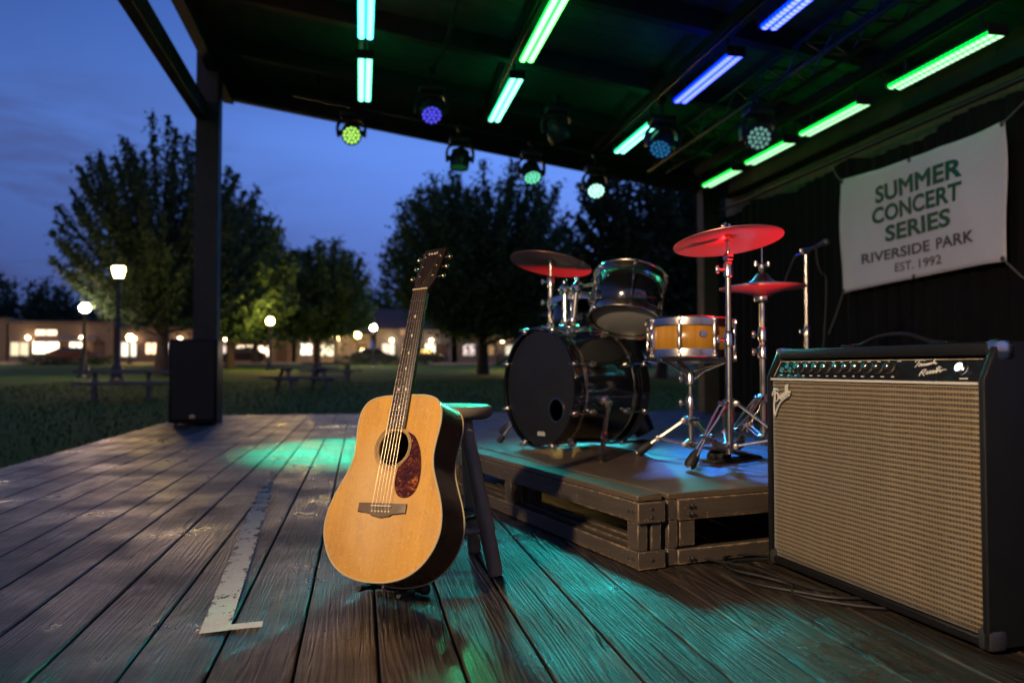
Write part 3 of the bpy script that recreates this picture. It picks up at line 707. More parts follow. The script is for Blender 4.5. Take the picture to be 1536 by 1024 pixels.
# soundboard with a real sound hole (slight dome)
def dome(x, y, k=0.003): return k * max(0, 1 - (x/0.2)**2 - ((y-0.2)/0.32)**2)
b = MB(); N = len(OUT); rings = []
for q in (0.0, 0.04, 0.35, 0.7, 0.97, 1.0):
    ring = []
    for (x, y) in OUT:
        a = math.atan2(y-HC[1], x-HC[0]); hx, hy = HC[0]+HR*math.cos(a), HC[1]+HR*math.sin(a)
        xx, yy = hx+(x-hx)*q, hy+(y-hy)*q; ring.append(b.bm.verts.new((xx, yy, dome(xx, yy))))
    rings.append(ring)
inner = [b.bm.verts.new((v.co.x, v.co.y, v.co.z-0.004)) for v in rings[0]]
for A, B in [(inner, rings[0])] + list(zip(rings, rings[1:])):
    for i in range(N): b.bm.faces.new((A[i], A[(i+1) % N], B[(i+1) % N], B[i]))
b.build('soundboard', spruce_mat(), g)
b = MB(); zs = [0.0, -0.003, -0.05, -GD+0.003, -GD]
pr = [[b.bm.verts.new((x*(1-0.0*abs(z)), y, z + (0 if z > -0.1 else 0))) for x, y in OUT] for z in zs]
for A, B in zip(pr, pr[1:]):
    for i in range(N): b.bm.faces.new((A[i], A[(i+1) % N], B[(i+1) % N], B[i]))
cen = [b.bm.verts.new((x*0.5, 0.24+(y-0.24)*0.5, -GD-0.006)) for x, y in OUT]
for i in range(N): b.bm.faces.new((pr[-1][i], pr[-1][(i+1) % N], cen[(i+1) % N], cen[i]))
b.bm.faces.new(cen); b.build('body', M_MAHOG, g, ang=50)
for z in (0.0, -GD):
    b = MB(); b.tube([(x, y, z) for x, y in OUT], 0.0026, 6, closed=True); b.build('binding', M_CREAM, g)
b = MB()
for r0, r1 in ((0.0485, 0.0535), (0.0550, 0.0580), (0.0600, 0.0612)):
    b.lathe([(r0, 0.0026), (r0, 0.0038), (r1, 0.0038), (r1, 0.0026)], 60, Matrix.Translation((HC[0], HC[1], 0)), closed=True)
b.build('rosette', mat('rosette_inlay', (0.33, 0.22, 0.10), 0.4, 0, 0.5, 160), g)
pg = catmull([(0.040, 0.386), (0.066, 0.372), (0.088, 0.335), (0.100, 0.285), (0.097, 0.240), (0.078, 0.216), (0.050, 0.213), (0.032, 0.228), (0.024, 0.255), (0.026, 0.285), (0.034, 0.298), (0.052, 0.318), (0.058, 0.345), (0.052, 0.370)], 5, closed=True)
b = MB(); b.prism([(x, y*KB/0.964) for x, y in pg], 0.0026, 0.0047, bev=0.0006); b.build('pickguard', tortoise_mat(), g)
# bridge
by = 0.190*KB
b = MB(); bp = [(-0.076, -0.011), (-0.034, -0.013), (-0.030, -0.020), (0.0, -0.025), (0.030, -0.020), (0.034, -0.013), (0.076, -0.011), (0.076, 0.013), (0.034, 0.013), (-0.034, 0.013), (-0.076, 0.013)]
b.prism([(x, y+by) for x, y in bp], 0.0022, 0.0095, bev=0.002); br = b.build('bridge', M_BRIDGE, g)
b = MB(); b.box((0, by+0.005, 0.0115), (0.066, 0.003, 0.005), bev=0.0008); b.build('saddle', M_IVORY, br)
SU = [(-0.027 + 0.0108*i) for i in range(6)]
for x in SU: b = MB(); b.sphere((x, by-0.009, 0.0105), 0.0034, 10); b.build('bridge_pin', M_IVORY, br)
# neck
NUT = 0.505*0.964 + 0.357*0.8835; VE = 0.41*KB; HL = 0.152
def hw(v): return 0.0300 + (0.0245-0.0300)*(v-VE)/(NUT-VE)
b = MB(); secs = []
for v, dp in ((0.462, 0.055), (0.478, 0.050), (0.50, 0.028), (0.53, 0.020), (0.62, 0.018), (NUT-0.02, 0.017), (NUT+0.004, 0.016)):
    w = hw(v); secs.append([b.bm.verts.new((w*math.cos(a), v, 0.0035 - dp*(math.sin(a))**0.8)) for a in [PI*i/10 for i in range(11)]])
for A, B in zip(secs, secs[1:]):
    for i in range(10): b.bm.faces.new((A[i], A[i+1], B[i+1], B[i]))
    b.bm.faces.new((A[10], A[0], B[0], B[10]))
b.bm.faces.new(secs[0]); b.bm.faces.new(list(reversed(secs[-1]))); b.build('neck', M_MAHOG, g, ang=50)
b = MB(); b.prism([(-hw(VE), VE), (hw(VE), VE), (hw(NUT), NUT), (-hw(NUT), NUT)], 0.0036, 0.0096, bev=0.0008); fb = b.build('fretboard', M_EBONY, g)
scale = NUT - by - 0.005
for k in range(1, 21):
    v = NUT - scale*(1 - 2**(-k/12))
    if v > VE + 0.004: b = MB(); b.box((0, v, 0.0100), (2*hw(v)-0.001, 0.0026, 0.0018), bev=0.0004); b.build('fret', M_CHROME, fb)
for k in (3, 5, 7, 9, 12, 15):
    v = NUT - scale*(1 - (2**(-k/12)+2**(-(k-1)/12))/2)
    for x in ((-0.012, 0.012) if k == 12 else (0,)):
        b = MB(); b.prism([(x-0.0034, v), (x, v-0.0055), (x+0.0034, v), (x, v+0.0055)], 0.0095, 0.0100); b.build('position_inlay', M_IVORY, fb)
b = MB(); b.box((0, NUT+0.0025, 0.0085), (2*hw(NUT)+0.001, 0.005, 0.0075), bev=0.001); b.build('nut', M_CREAM, g)
# headstock tilted back
hm = Matrix.Translation((0, NUT+0.005, 0.004)) @ Matrix.Rotation(rad(-13), 4, 'X')
b = MB(); hp = [(-0.0245, 0), (0.0245, 0), (0.031, 0.022), (0.0345, 0.030), (0.0385, HL-0.006), (0.030, HL), (-0.030, HL-0.003), (-0.0365, HL-0.008), (-0.0345, 0.030), (-0.031, 0.022)]
b.prism(hp, -0.017, 0.0, hm, bev=0.0012); hs = b.build('headstock', M_HEADV, g)
b = MB(); script_strokes(b, [[(-0.014, 0.136), (-0.017, 0.131), (-0.012, 0.128)], [(-0.009, 0.130), (-0.006, 0.134), (-0.004, 0.129), (-0.009, 0.130)], [(0.001, 0.130), (0.004, 0.135), (0.003, 0.129), (0.008, 0.130)], [(0.012, 0.138), (0.010, 0.131), (0.015, 0.131), (0.017, 0.135)]], hm @ Matrix.Translation((0, 0, 0.0008)), 0.0011)
b.build('headstock_mark', M_IVORY, hs)
tun = []
for s in (-1, 1):
    for k, y in enumerate((0.050, 0.086, 0.122)):
        x = s*(0.0225+0.002*k); tun.append((x, y))
        b = MB(); P = lambda a, c, d: hm @ V((a, c, d))
        b.cyl(P(x, y, -0.001), P(x, y, 0.012), 0.0033, n=10); b.lathe([(0.003, 0), (0.006, 0), (0.006, 0.002), (0.003, 0.003)], 12, hm @ Matrix.Translation((x, y, 0)))
        b.box((x, y, 0.009), (0.011, 0.0022, 0.0022), m=hm, rot=Matrix.Rotation(0.6*s+k, 3, 'Z'))
        b.cyl(P(s*0.034, y, -0.010), P(s*0.050, y, -0.010), 0.0024, n=8)
        tu = b.build('tuner', M_GOLD, g)
        b = MB(); b.sphere((0, 0, 0), 0.0085, 12, (0.65, 1.0, 0.75)); bmesh.ops.transform(b.bm, matrix=hm @ Matrix.Translation((s*0.054, y, -0.010)), verts=b.bm.verts); b.build('tuner_button', M_GOLD, tu)
for i, x in enumerate(SU):
    xn = x*0.70; s = -1 if i < 3 else 1; k = i if i < 3 else 5-i
    tp = hm @ V((s*(0.0225+0.002*k), (0.050, 0.086, 0.122)[k], 0.007))
    b = MB(); b.tube([(x, by-0.009, 0.012), (x, by+0.005, 0.0145), (xn, NUT+0.003, 0.0132), tp], 0.00045 if i > 1 else 0.00062, 6); b.build('string', M_STRING, g)
b = MB(); b.lathe([(0, -0.016), (0.006, -0.015), (0.007, -0.011), (0.0035, -0.008), (0.0035, 0)], 14, frame((0, -0.001, -GD/2), (0, 1, 0))); b.build('strap_button', M_GOLD, g)
# low guitar stand under the body
gs = thing('guitar_stand', 'low black rubber-footed stand under the bottom of the acoustic guitar', 'stand', (0.06, 2.10, 0))
b = MB(); q0 = GU.copy(); q0.z = 0; q0.normalize(); q1 = V((-GN.x, -GN.y, 0)).normalized()
b.tube([q0*-0.090 + q1*0.085 + V((0, 0, 0.014)), q0*-0.07 + q1*0.10 + V((0, 0, 0.016)), q0*-0.05+q1*0.09 + V((0, 0, 0.016))], 0.013, 10)
b.tube([q0*0.05 + q1*0.11 + V((0, 0, 0.014)), q0*0.02 + q1*0.11 + V((0, 0, 0.016)), q0*-0.05+q1*0.09 + V((0, 0, 0.016))], 0.013, 10)
b.tube([q0*-0.05+q1*0.09 + V((0, 0, 0.016)), q0*-0.05+q1*0.23 + V((0, 0, 0.016))], 0.012, 10); b.build('base_tube', M_STEEL, gs)
for p in (q0*-0.095 + q1*0.080, q0*0.056 + q1*0.105, q0*-0.05 + q1*0.235):
    b = MB(); b.sphere(p + V((0, 0, 0.016)), 0.017, 12, (1, 1, 0.94)); b.build('rubber_foot', M_RUBBER, gs)
for s in (-0.085, 0.045):
    b = MB(); b.tube([q0*s + q1*0.07 + V((0, 0, 0.015)), q0*s + q1*0.03 + V((0, 0, 0.019)), q0*s + q1*0.012 + V((0, 0, 0.020)), q0*s + q1*0.008 + V((0, 0, 0.022))], 0.008, 8); b.build('cradle_arm', M_RUBBER, gs)

# ================================================================== DRUM RISERS
RL = V((-0.222, 0.975, 0)).normalized(); RR = V((0.975, 0.222, 0)).normalized(); RA = V((0.81, 2.28, 0)); RZ = 0.222
rrz = math.atan2(RR.y, RR.x)
def riser(name, r0, r1, length, label):
    t = thing(name, label, 'platform', tuple(RA + RR*r0), rz=rrz, group='timber platforms under the drum kit'); w = r1-r0
    nbd = max(1, round(w/0.58))
    for i in range(nbd): b = MB(); b.box((w*(i+0.5)/nbd, length/2, RZ-0.010), (w/nbd-0.003, length, 0.019), bev=0.003); b.build('deck_board', M_RTOP, t)
    zt, zb, ph = RZ-0.021, 0.003, 0.062
    fw = min(0.036, w*0.4)
    for x in (0.018, w-0.018):
        for zz, hh in ((zt-ph/2, ph), (zb+0.026, 0.052)):
            b = MB(); b.box((x, length/2, zz), (0.034, length-0.004, hh), bev=0.003); b.build('side_rail', M_RISER, t)
        for y in (0.032, 0.98, 1.62, length-0.032):
            b = MB(); b.box((x + (0.004 if x < w/2 else -0.004), y, (zt-ph+zb+0.052)/2), (0.034, 0.06, zt-ph-zb-0.052-0.001), bev=0.002); b.build('riser_post', M_RISER, t)
    if w > 0.3:
        for y in (0.0165, length-0.0165):
            for zz, hh in ((zt-ph/2, ph+0.003), (zb+0.024, 0.046)):
                b = MB(); b.box((w/2, y-0.004 if y < 1 else y+0.004, zz), (w-0.072, 0.034, hh), bev=0.003); b.build('end_rail', M_RISERX, t)
        for x in (0.075, w/2, w-0.075):
            b = MB(); b.box((x, 0.02, (zt-ph+zb+0.052)/2), (0.056, 0.034, zt-ph-zb-0.058), bev=0.002); b.build('riser_post', M_RISER, t)
        for y in (0.8, 1.6):
            b = MB(); b.box((w/2, y, zt-0.03), (w-0.08, 0.04, 0.056)); b.build('cross_joist', M_RISERX, t)
    else:
        for y in (-0.0075+0.004, ):
            for zz, hh in ((zt-ph/2, ph), (zb+0.026, 0.052)):
                b = MB(); b.box((w/2, y, zz), (w+0.004, 0.015, hh), bev=0.002); b.build('end_cap', M_RISERX, t)
    bolts = [(xx, -0.0125, zz) for xx in (0.07, 0.085) for zz in (zt-0.02, zt-0.045, 0.022)] if w > 0.3 else [(w/2, -0.0115, zz) for zz in (zt-0.02, zt-0.045, 0.03)]
    for q in bolts: b = MB(); b.lathe([(0, 0.003), (0.0045, 0.0025), (0.006, 0)], 10, frame(q, (0, -1, 0))); b.build('bolt', M_STEEL, t)
    if w < 0.3:
        for y in (0.02, 0.045, 0.98, 1.0):
            for zz in (zt-0.03, 0.03): b = MB(); b.lathe([(0, 0.003), (0.0045, 0.0025), (0.006, 0)], 10, frame((0.0008, y, zz), (-1, 0, 0))); b.build('bolt', M_STEEL, t)
    return t
riser('drum_riser', 0.0, 0.092, 2.44, 'narrow timber platform edging the left side of the drum riser')
riser('drum_riser', 0.108, 2.44, 2.44, 'wide worn timber platform with open sides under the drum kit')
def RP(l, r, z=RZ): return RA + RL*l + RR*r + V((0, 0, z))

# ================================================================== DRUMS
def hoop(b, r, z0, z1, m, n=40, t=0.006):
    b.lathe([(r-t*0.3, z0), (r+t, z0), (r+t*1.25, (z0+z1)/2), (r+t, z1), (r-t*0.3, z1), (r-t*0.5, (z0+z1)/2)], n, m, closed=True)
def drum_axis(): pass
# --- bass drum: local Z points out of the front head
bd_n = V((-0.919, -0.395, 0)).normalized(); BR = 0.277; BL = 0.41
bc = V((0.817, 3.611, RZ + BR + 0.012)); bm_ = frame(bc, bd_n, V((0, 0, 1)).cross(bd_n))
# local x: horizontal, to the right seen from the front; local y: up
bass = thing('bass_drum', 'black lacquered bass drum with ported black head on the drum riser', 'drum', m=bm_)
b = MB(); b.lathe([(BR-0.012, -BL), (BR-0.012, -0.005)], 72); b.build('shell', M_LACQ, bass, ang=80)
px, py, pr_ = 0.135, -0.098, 0.052
b = MB(); nn = 72; prev = None
for q in (0, 0.25, 0.6, 0.96, 1.0):
    ring = []
    for k in range(nn):
        a = 2*PI*k/nn; ix, iy = px+pr_*math.cos(a), py+pr_*math.sin(a)
        d = V((math.cos(a), math.sin(a))); c0 = V((ix, iy)); bb = c0.dot(d); cc = c0.dot(c0)-(BR-0.016)**2; tt = -bb+math.sqrt(bb*bb-cc)
        ring.append(b.bm.verts.new((ix+d.x*tt*q, iy+d.y*tt*q, 0.006 if q < 0.9 else 0.002)))
    if prev:
        for k in range(nn): b.bm.faces.new((prev[k], prev[(k+1) % nn], ring[(k+1) % nn], ring[k]))
    prev = ring
fh = b.build('front_head', M_BLKHEAD, bass)
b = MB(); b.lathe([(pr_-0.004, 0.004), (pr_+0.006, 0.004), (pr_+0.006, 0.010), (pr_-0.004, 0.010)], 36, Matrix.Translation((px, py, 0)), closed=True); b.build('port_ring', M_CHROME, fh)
b = MB()
for k in range(5): b.box((-0.004+0.012*k, -0.212+0.002*(k % 2), 0.0075), (0.008, 0.017+0.004*(k % 2), 0.0016))
b.build('maker_mark', M_WHITEINK, fh)
b = MB(); b.lathe([(0, -BL-0.006), (BR-0.016, -BL-0.003)], 60); b.build('batter_head', M_BLKHEAD, bass)
for z0, z1 in ((-0.030, 0.016), (-BL-0.016, -BL+0.030)):
    b = MB(); hoop(b, BR-0.004, z0, z1, None, 72, 0.007); b.build('hoop', M_LACQ, bass)
for z in (-0.062, -BL+0.062):
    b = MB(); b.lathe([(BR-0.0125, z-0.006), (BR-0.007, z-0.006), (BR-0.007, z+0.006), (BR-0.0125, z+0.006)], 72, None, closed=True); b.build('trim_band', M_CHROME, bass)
for side in (0, 1):
    for k in range(8):
        a = 2*PI*(k+0.5)/8; u = V((math.cos(a), math.sin(a), 0)); zc0 = 0.018 if side == 0 else -BL-0.018; zl = -0.105 if side == 0 else -BL+0.105
        b = MB(); b.cyl(u*(BR+0.010)+V((0, 0, zc0)), u*(BR+0.010)+V((0, 0, zl)), 0.0036, n=8)
        s = 1 if side == 0 else -1
        m = frame(u*(BR-0.006)+V((0, 0, zc0-0.010*s)), (0, 0, s), u)
        b.box((0.010, 0, -0.006), (0.030, 0.026, 0.034), bev=0.005, m=m); b.cyl(u*(BR+0.010)+V((0, 0, zc0)), u*(BR+0.010)+V((0, 0, zc0+0.018*s)), 0.006, n=8)
        m = frame(u*(BR-0.012)+V((0, 0, zl)), u, (0, 0, 1)); b.lathe([(0, 0.026), (0.010, 0.024), (0.016, 0.014), (0.014, 0.0)], 14, m @ Matrix.Diagonal((1.5, 0.95, 1, 1)))
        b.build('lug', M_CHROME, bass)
inv = bm_.inverted()
for foot, zz in (((0.955, 3.115, RZ), -0.16), ((0.700, 4.05, RZ), -0.16)):
    f = inv @ V(foot); s = 1 if f.x > 0 else -1
    a = V((s*(BR-0.004)*math.cos(rad(-12)), (BR-0.004)*math.sin(rad(-12)), zz)); b = MB()
    m = frame(a, a - V((0, 0, zz)), (0, 0, 1)); b.lathe([(0.030, -0.012), (0.030, 0.012), (0.018, 0.022), (0.014, 0.045), (0, 0.047)], 16, m)
    a2 = a + (a - V((0, 0, zz))).normalized()*0.03; b.tube([a2, a2*0.45+f*0.55], 0.0115, 10); b.tube([a2*0.5+f*0.5, f], 0.0085, 10)
    b.lathe([(0.012, -0.012), (0.016, 0), (0.012, 0.012)], 10, frame(a2*0.45+f*0.55, f-a2)); sp = b.build('spur', M_CHROME, bass)
    b = MB(); b.tube([f+(a2-f).normalized()*0.045, f+(a2-f).normalized()*0.005], [0.011, 0.016], 12); b.build('rubber_tip', M_RUBBER, sp)
# tom holder on the bass drum
tm = inv @ V((0.978, 3.63, 0.778)); tt = []
b = MB(); pbase = V((0.0, BR-0.012, -0.17)); b.box((0, BR+0.004, -0.17), (0.09, 0.03, 0.07), bev=0.008)
for s in (-0.026, 0.03):
    b.cyl((s, BR-0.01, -0.17), (s*1.6, BR+0.175, -0.18), 0.0125, n=12); b.lathe([(0.018, -0.014), (0.022, 0), (0.018, 0.014)], 14, frame((s, BR+0.035, -0.171), (0, 1, 0)))
    b.lathe([(0, -0.03), (0.024, -0.026), (0.028, 0), (0.024, 0.026), (0, 0.03)], 14, frame((s*1.6, BR+0.19, -0.18), (1, 0.2, 0.3)))
    b.cyl((s*1.6, BR+0.19, -0.18), (s*1.6+0.05, BR+0.205, -0.18-0.07), 0.010, n=10); b.box((s*1.6, BR+0.222, -0.18), (0.014, 0.03, 0.022), bev=0.004); b.cyl((s*1.6-0.04, BR+0.19, -0.17), (s*1.6+0.04, BR+0.19, -0.17), 0.008, n=8)
b.build('tom_mount', M_CHROME, bass)

def tom(name, c, axis, R, H, label, shellm, nl=6, cat='drum', headm=None, xh=(1, 0, 0), arm=None, phase=0.0):
    """local Z is the drum axis, origin at the middle of the shell"""
    t = thing(name, label, cat, m=frame(c, axis, xh))
    b = MB(); b.lathe([(R-0.010, -H/2), (R, -H/2+0.004), (R, H/2-0.004), (R-0.010, H/2)], 56); b.build('shell', shellm, t, ang=80)
    for s, nm in ((1, 'batter_head'), (-1, 'resonant_head')):
        b = MB(); b.lathe([(0, s*(H/2+0.003)), (R-0.02, s*(H/2+0.003)), (R-0.004, s*(H/2-0.001))], 48); b.build(nm, headm or M_WHTHEAD, t)
        b = MB(); z0, z1 = (H/2-0.020, H/2+0.016) if s > 0 else (-H/2-0.016, -H/2+0.020)
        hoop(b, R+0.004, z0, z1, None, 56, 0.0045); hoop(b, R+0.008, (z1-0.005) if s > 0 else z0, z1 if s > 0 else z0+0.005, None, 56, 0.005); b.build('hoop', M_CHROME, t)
    for k in range(nl):
        a = 2*PI*k/nl+phase; u = V((math.cos(a), math.sin(a), 0)); b = MB()
        b.cyl(u*(R+0.012)+V((0, 0, H/2+0.018)), u*(R+0.012)+V((0, 0, -H/2-0.018)), 0.003, n=6)
        zz = H*0.20
        for z in (zz, -zz): b.lathe([(0, -0.028), (0.007, -0.024), (0.010, 0), (0.007, 0.024), (0, 0.028)], 10, Matrix.Translation(u*(R+0.008)+V((0, 0, z))))
        for z in (H/2+0.005, -H/2-0.005): b.box(u*(R+0.012)+V((0, 0, z)), (0.016, 0.016, 0.016), bev=0.003, rot=Matrix.Rotation(a, 3, 'Z'))
        b.build('lug', M_CHROME, t)
    return t
cam = V((0, 0, 0.6))
tax = (V((0.24, 0.34, 0.90))).normalized()
tom_o = tom('rack_tom', (1.212, 3.515, 0.912), tax, 0.160, 0.205, 'black rack tom tilted above the bass drum, showing its white bottom head', M_LACQ, 6, phase=0.35)
b = MB(); mi = tom_o.matrix_basis.inverted()
e = mi @ (bm_ @ V((0.03*1.6+0.05, BR+0.205, -0.25))); b.tube([e, e*0.55 + V((e.x, e.y, 0)).normalized()*0.168*0.45, V((e.x, e.y, 0)).normalized()*0.160 + V((0, 0, 0.0))], 0.010, 10)
b.box(V((e.x, e.y, 0)).normalized()*0.166, (0.03, 0.05, 0.06), bev=0.006, rot=Matrix.Rotation(math.atan2(e.y, e.x), 3, 'Z')); b.build('mount_arm', M_CHROME, tom_o)
tom_b = tom('rack_tom', (1.13, 4.05, 0.845), V((0.05, 0.22, 0.95)), 0.150, 0.19, 'second black tom half hidden behind the tilted rack tom', M_LACQ, 6)
snare = tom('snare_drum', (1.385, 3.215, 0.718), V((0.03, 0.05, 1)), 0.177, 0.138, 'honey-coloured wooden snare drum with chrome hoops on a stand', M_MAPLE, 8, phase=0.15)
b = MB(); b.box((-0.178, -0.02, 0), (0.025, 0.04, 0.085), bev=0.006); b.cyl((-0.178, -0.02, 0.0), (-0.205, -0.03, 0.03), 0.005, n=8); b.cyl((-0.18, -0.02, -0.04), (-0.16, -0.02, -0.085), 0.006, n=8); b.build('strainer', M_CHROME, snare)
b = MB(); b.lathe([(0, 0.004), (0.014, 0.003), (0.016, 0)], 16, frame((-0.02, -0.1775, 0.012), (-0.1, -1, 0))); b.build('badge', M_CHROME, snare)

def foot_part(parent, p, d):
    b = MB(); d = V(d).normalized(); b.tube([V(p)-d*0.075, V(p)-d*0.055, V(p)-d*0.02, V(p)-d*0.004], [0.012, 0.018, 0.023, 0.019], 12); b.build('rubber_foot', M_RUBBER, parent)
def tripod(t, feet, zcol, zlow, dbl=True, r=0.0075, zf=0.012):
    """double-braced folding legs: from a sliding collar to each foot, with a strut back to the pole"""
    for f in feet:
        f = V(f) + V((0, 0, zf)); h = V((f.x, f.y, 0)).normalized(); side = V((0, 0, 1)).cross(h)
        a = h*0.028 + V((0, 0, zcol)); mid = a*0.46 + f*0.54; low = h*0.024 + V((0, 0, zlow)); b = MB()
        if dbl:
            for s in (-1, 1):
                b.tube([a + side*0.016*s, (a*0.55+mid*0.45) + side*0.019*s, mid + side*0.006*s, mid*0.5+f*0.5 + side*0.015*s, f + side*0.008*s], r*0.72, 8)
                b.tube([low + side*0.010*s, mid + side*0.012*s], r*0.62, 8)
        else:
            b.tube([a, f], r, 8); b.tube([low, mid], r*0.8, 8)
        for q in (a, mid, low): b.lathe([(0, -0.024), (r*1.3, -0.022), (r*1.3, 0.022), (0, 0.024)], 10, frame(q, side))
        lg = b.build('leg', M_CHROME, t); foot_part(lg, f, f-mid)
    for z in (zcol, zlow): b = MB(); b.lathe([(0.010, -0.02), (0.026, -0.014), (0.026, 0.014), (0.010, 0.02)], 16, Matrix.Translation((0, 0, z)), closed=True); b.build('leg_collar', M_CHROME, t)
def joint(b, z, r=0.02, wing=True):
    b.lathe([(r*0.7, -0.032), (r, -0.026), (r, 0.018), (r*0.7, 0.028)], 16, Matrix.Translation((0, 0, z)), closed=True)
    if wing: b.cyl((0, 0, z-0.004), (-0.045, -0.012, z-0.004), 0.006, n=8); b.box((-0.05, -0.013, z-0.004), (0.014, 0.008, 0.030), bev=0.003)

def disc_axis(tilt_right, tilt_fwd, az):
    """cymbal axis: leans right and towards/away, az is the view azimuth"""
    r = V((math.cos(az), -math.sin(az), 0)); f = V((math.sin(az), math.cos(az), 0))
    return (V((0, 0, 1)) + r*tilt_right + f*tilt_fwd).normalized()
def cymbal_profile(R, bell=0.16, h=0.018):
    up = [(0.006, h+0.026), (R*bell*0.5, h+0.022), (R*bell, h+0.006), (R*bell*1.15, h), (R*0.6, h*0.55), (R*0.9, h*0.12), (R, 0.0)]
    return up + [(R, -0.0018)] + [(r, z-0.0022) for r, z in reversed(up[:-1])]
def cymbal(name, c, axis, R, label):
    t = thing(name, label, 'cymbal', m=frame(c, axis))
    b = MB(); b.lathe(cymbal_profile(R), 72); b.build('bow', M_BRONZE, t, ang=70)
    b = MB(); b.lathe([(0, 0.048), (0.017, 0.047), (0.019, 0.036), (0.012, 0.022), (0.0, 0.022)], 16); b.build('felt', mat('cymbal_felt_' + name, (0.05, 0.05, 0.05), 0.9), t)
    b = MB(); b.lathe([(0, 0.075), (0.007, 0.074), (0.009, 0.060), (0.012, 0.052), (0.010, 0.048), (0, 0.048)], 14); b.box((0, 0, 0.062), (0.042, 0.009, 0.018), bev=0.004); b.build('wing_nut', M_CHROME, t)
    return t
# right crash on its stand
from math import atan2
pR = V((1.372, 2.822, RZ))   # pole foot; front leg reaches the camera side
hC = 1.075
feetR = [V((1.191, 2.79, RZ))-pR, V((1.66, 2.66, RZ))-pR, V((1.50, 3.12, RZ))-pR]
feetR = [V((f.x, f.y, 0)) for f in feetR]
azR = atan2(pR.x, pR.y)
stR = thing('cymbal_stand', 'chrome cymbal stand with double-braced legs carrying the larger red-lit cymbal', 'cymbal stand', pR, group='cymbal stands')
b = MB(); zc1 = hC - RZ
b.cyl((0, 0, 0.055), (0, 0, 0.50), 0.0145, n=16); b.cyl((0, 0, 0.48), (0, 0, zc1-0.11), 0.0115, n=16); b.cyl((0, 0, zc1-0.12), (0, 0, zc1+0.05), 0.0060, n=10); joint(b, 0.49); joint(b, zc1-0.10, 0.018)
b.lathe([(0, -0.014), (0.016, -0.012), (0.016, 0.012), (0, 0.014)], 14, frame((0, 0, zc1-0.055), (1, 0.3, 0))); b.lathe([(0.006, 0), (0.015, 0.0), (0.015, 0.006), (0.006, 0.008)], 14, Matrix.Translation((0, 0, zc1+0.008)), closed=True)
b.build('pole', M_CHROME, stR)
tripod(stR, feetR, 0.245, 0.085)
axR = disc_axis(-0.115, 0.105, azR)
cR = cymbal('crash_cymbal', pR + V((0, 0, zc1+0.006)), axR, 0.205, 'larger red-lit crash cymbal, tilted to show its underside, above the amplifier end of the riser')
# left crash behind the bass drum
pL = V((1.03, 4.28, RZ)); azL = atan2(pL.x, pL.y); zl = 1.168 - RZ
stL = thing('cymbal_stand', 'cymbal stand rising behind the bass drum and carrying the smaller crash', 'cymbal stand', pL, group='cymbal stands')
b = MB(); b.cyl((0, 0, 0.055), (0, 0, 0.60), 0.0145, n=14); b.cyl((0, 0, 0.58), (0, 0, zl-0.10), 0.0125, n=14); b.cyl((0, 0, zl-0.11), (0, 0, zl+0.05), 0.0060, n=10); joint(b, 0.60); joint(b, 0.74, 0.018); joint(b, zl-0.09, 0.020); b.build('pole', M_CHROME, stL)
tripod(stL, [(-0.25, 0.16, 0), (0.24, 0.18, 0), (0.02, -0.30, 0)], 0.30, 0.085)
axL = disc_axis(0.165, 0.16, azL)
cymbal('crash_cymbal', pL + V((0, 0, zl+0.004)), axL, 0.228, 'left crash cymbal with pale green rim tilted over the bass drum')
# hi-hat
pH = V((1.695, 3.165, RZ)); zh = 0.947 - RZ
hh = thing('hi_hat', 'pair of hi-hat cymbals on a chrome stand behind the crash stand', 'hi-hat', pH)
b = MB(); b.cyl((0, 0, 0.05), (0, 0, zh-0.07), 0.0135, n=16); joint(b, 0.45); joint(b, zh-0.20, 0.02); b.lathe([(0.008, 0), (0.034, 0), (0.036, 0.012), (0.030, 0.040), (0.012, 0.048)], 20, Matrix.Translation((0, 0, zh-0.062)), closed=True); b.build('pole', M_CHROME, hh)
b = MB(); b.cyl((0, 0, zh-0.08), (0, 0, zh+0.235), 0.0038, n=8); b.build('pull_rod', M_CHROME, hh)
axh = disc_axis(-0.02, 0.0, atan2(pH.x, pH.y))
mh = frame((0, 0, zh), axh)
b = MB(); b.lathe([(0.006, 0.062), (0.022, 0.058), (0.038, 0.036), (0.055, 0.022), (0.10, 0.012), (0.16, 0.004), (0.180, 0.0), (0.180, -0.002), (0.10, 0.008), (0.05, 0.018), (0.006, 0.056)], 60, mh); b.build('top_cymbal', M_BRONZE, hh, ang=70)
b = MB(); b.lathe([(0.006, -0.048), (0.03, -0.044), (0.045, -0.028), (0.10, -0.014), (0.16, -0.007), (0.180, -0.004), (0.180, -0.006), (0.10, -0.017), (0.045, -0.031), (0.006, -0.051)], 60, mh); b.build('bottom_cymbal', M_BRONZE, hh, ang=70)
b = MB(); b.lathe([(0, 0.02), (0.013, 0.02), (0.015, 0.0), (0.011, -0.01), (0, -0.01)], 14, Matrix.Translation((0, 0, zh+0.075))); b.cyl((-0.028, 0, zh+0.10), (0.028, 0, zh+0.10), 0.006, n=8); b.lathe([(0, 0.012), (0.009, 0.01), (0.009, -0.01), (0, -0.012)], 10, Matrix.Translation((-0.03, 0, zh+0.10))); b.lathe([(0, 0.012), (0.009, 0.01), (0.009, -0.01), (0, -0.012)], 10, Matrix.Translation((0.03, 0, zh+0.10))); b.build('clutch', M_CHROME, hh)
tripod(hh, [(-0.30, -0.12, 0), (0.27, -0.16, 0), (0.03, 0.30, 0)], 0.25, 0.08)
b = MB(); b.box((-0.20, -0.10, 0.035), (0.30, 0.085, 0.012), rot=Euler((0, rad(10), rad(25))).to_matrix(), bev=0.004); b.box((-0.19, -0.095, 0.006), (0.30, 0.07, 0.010), rot=Euler((0, 0, rad(25))).to_matrix(), bev=0.003); b.build('pedal', M_STEEL, hh)
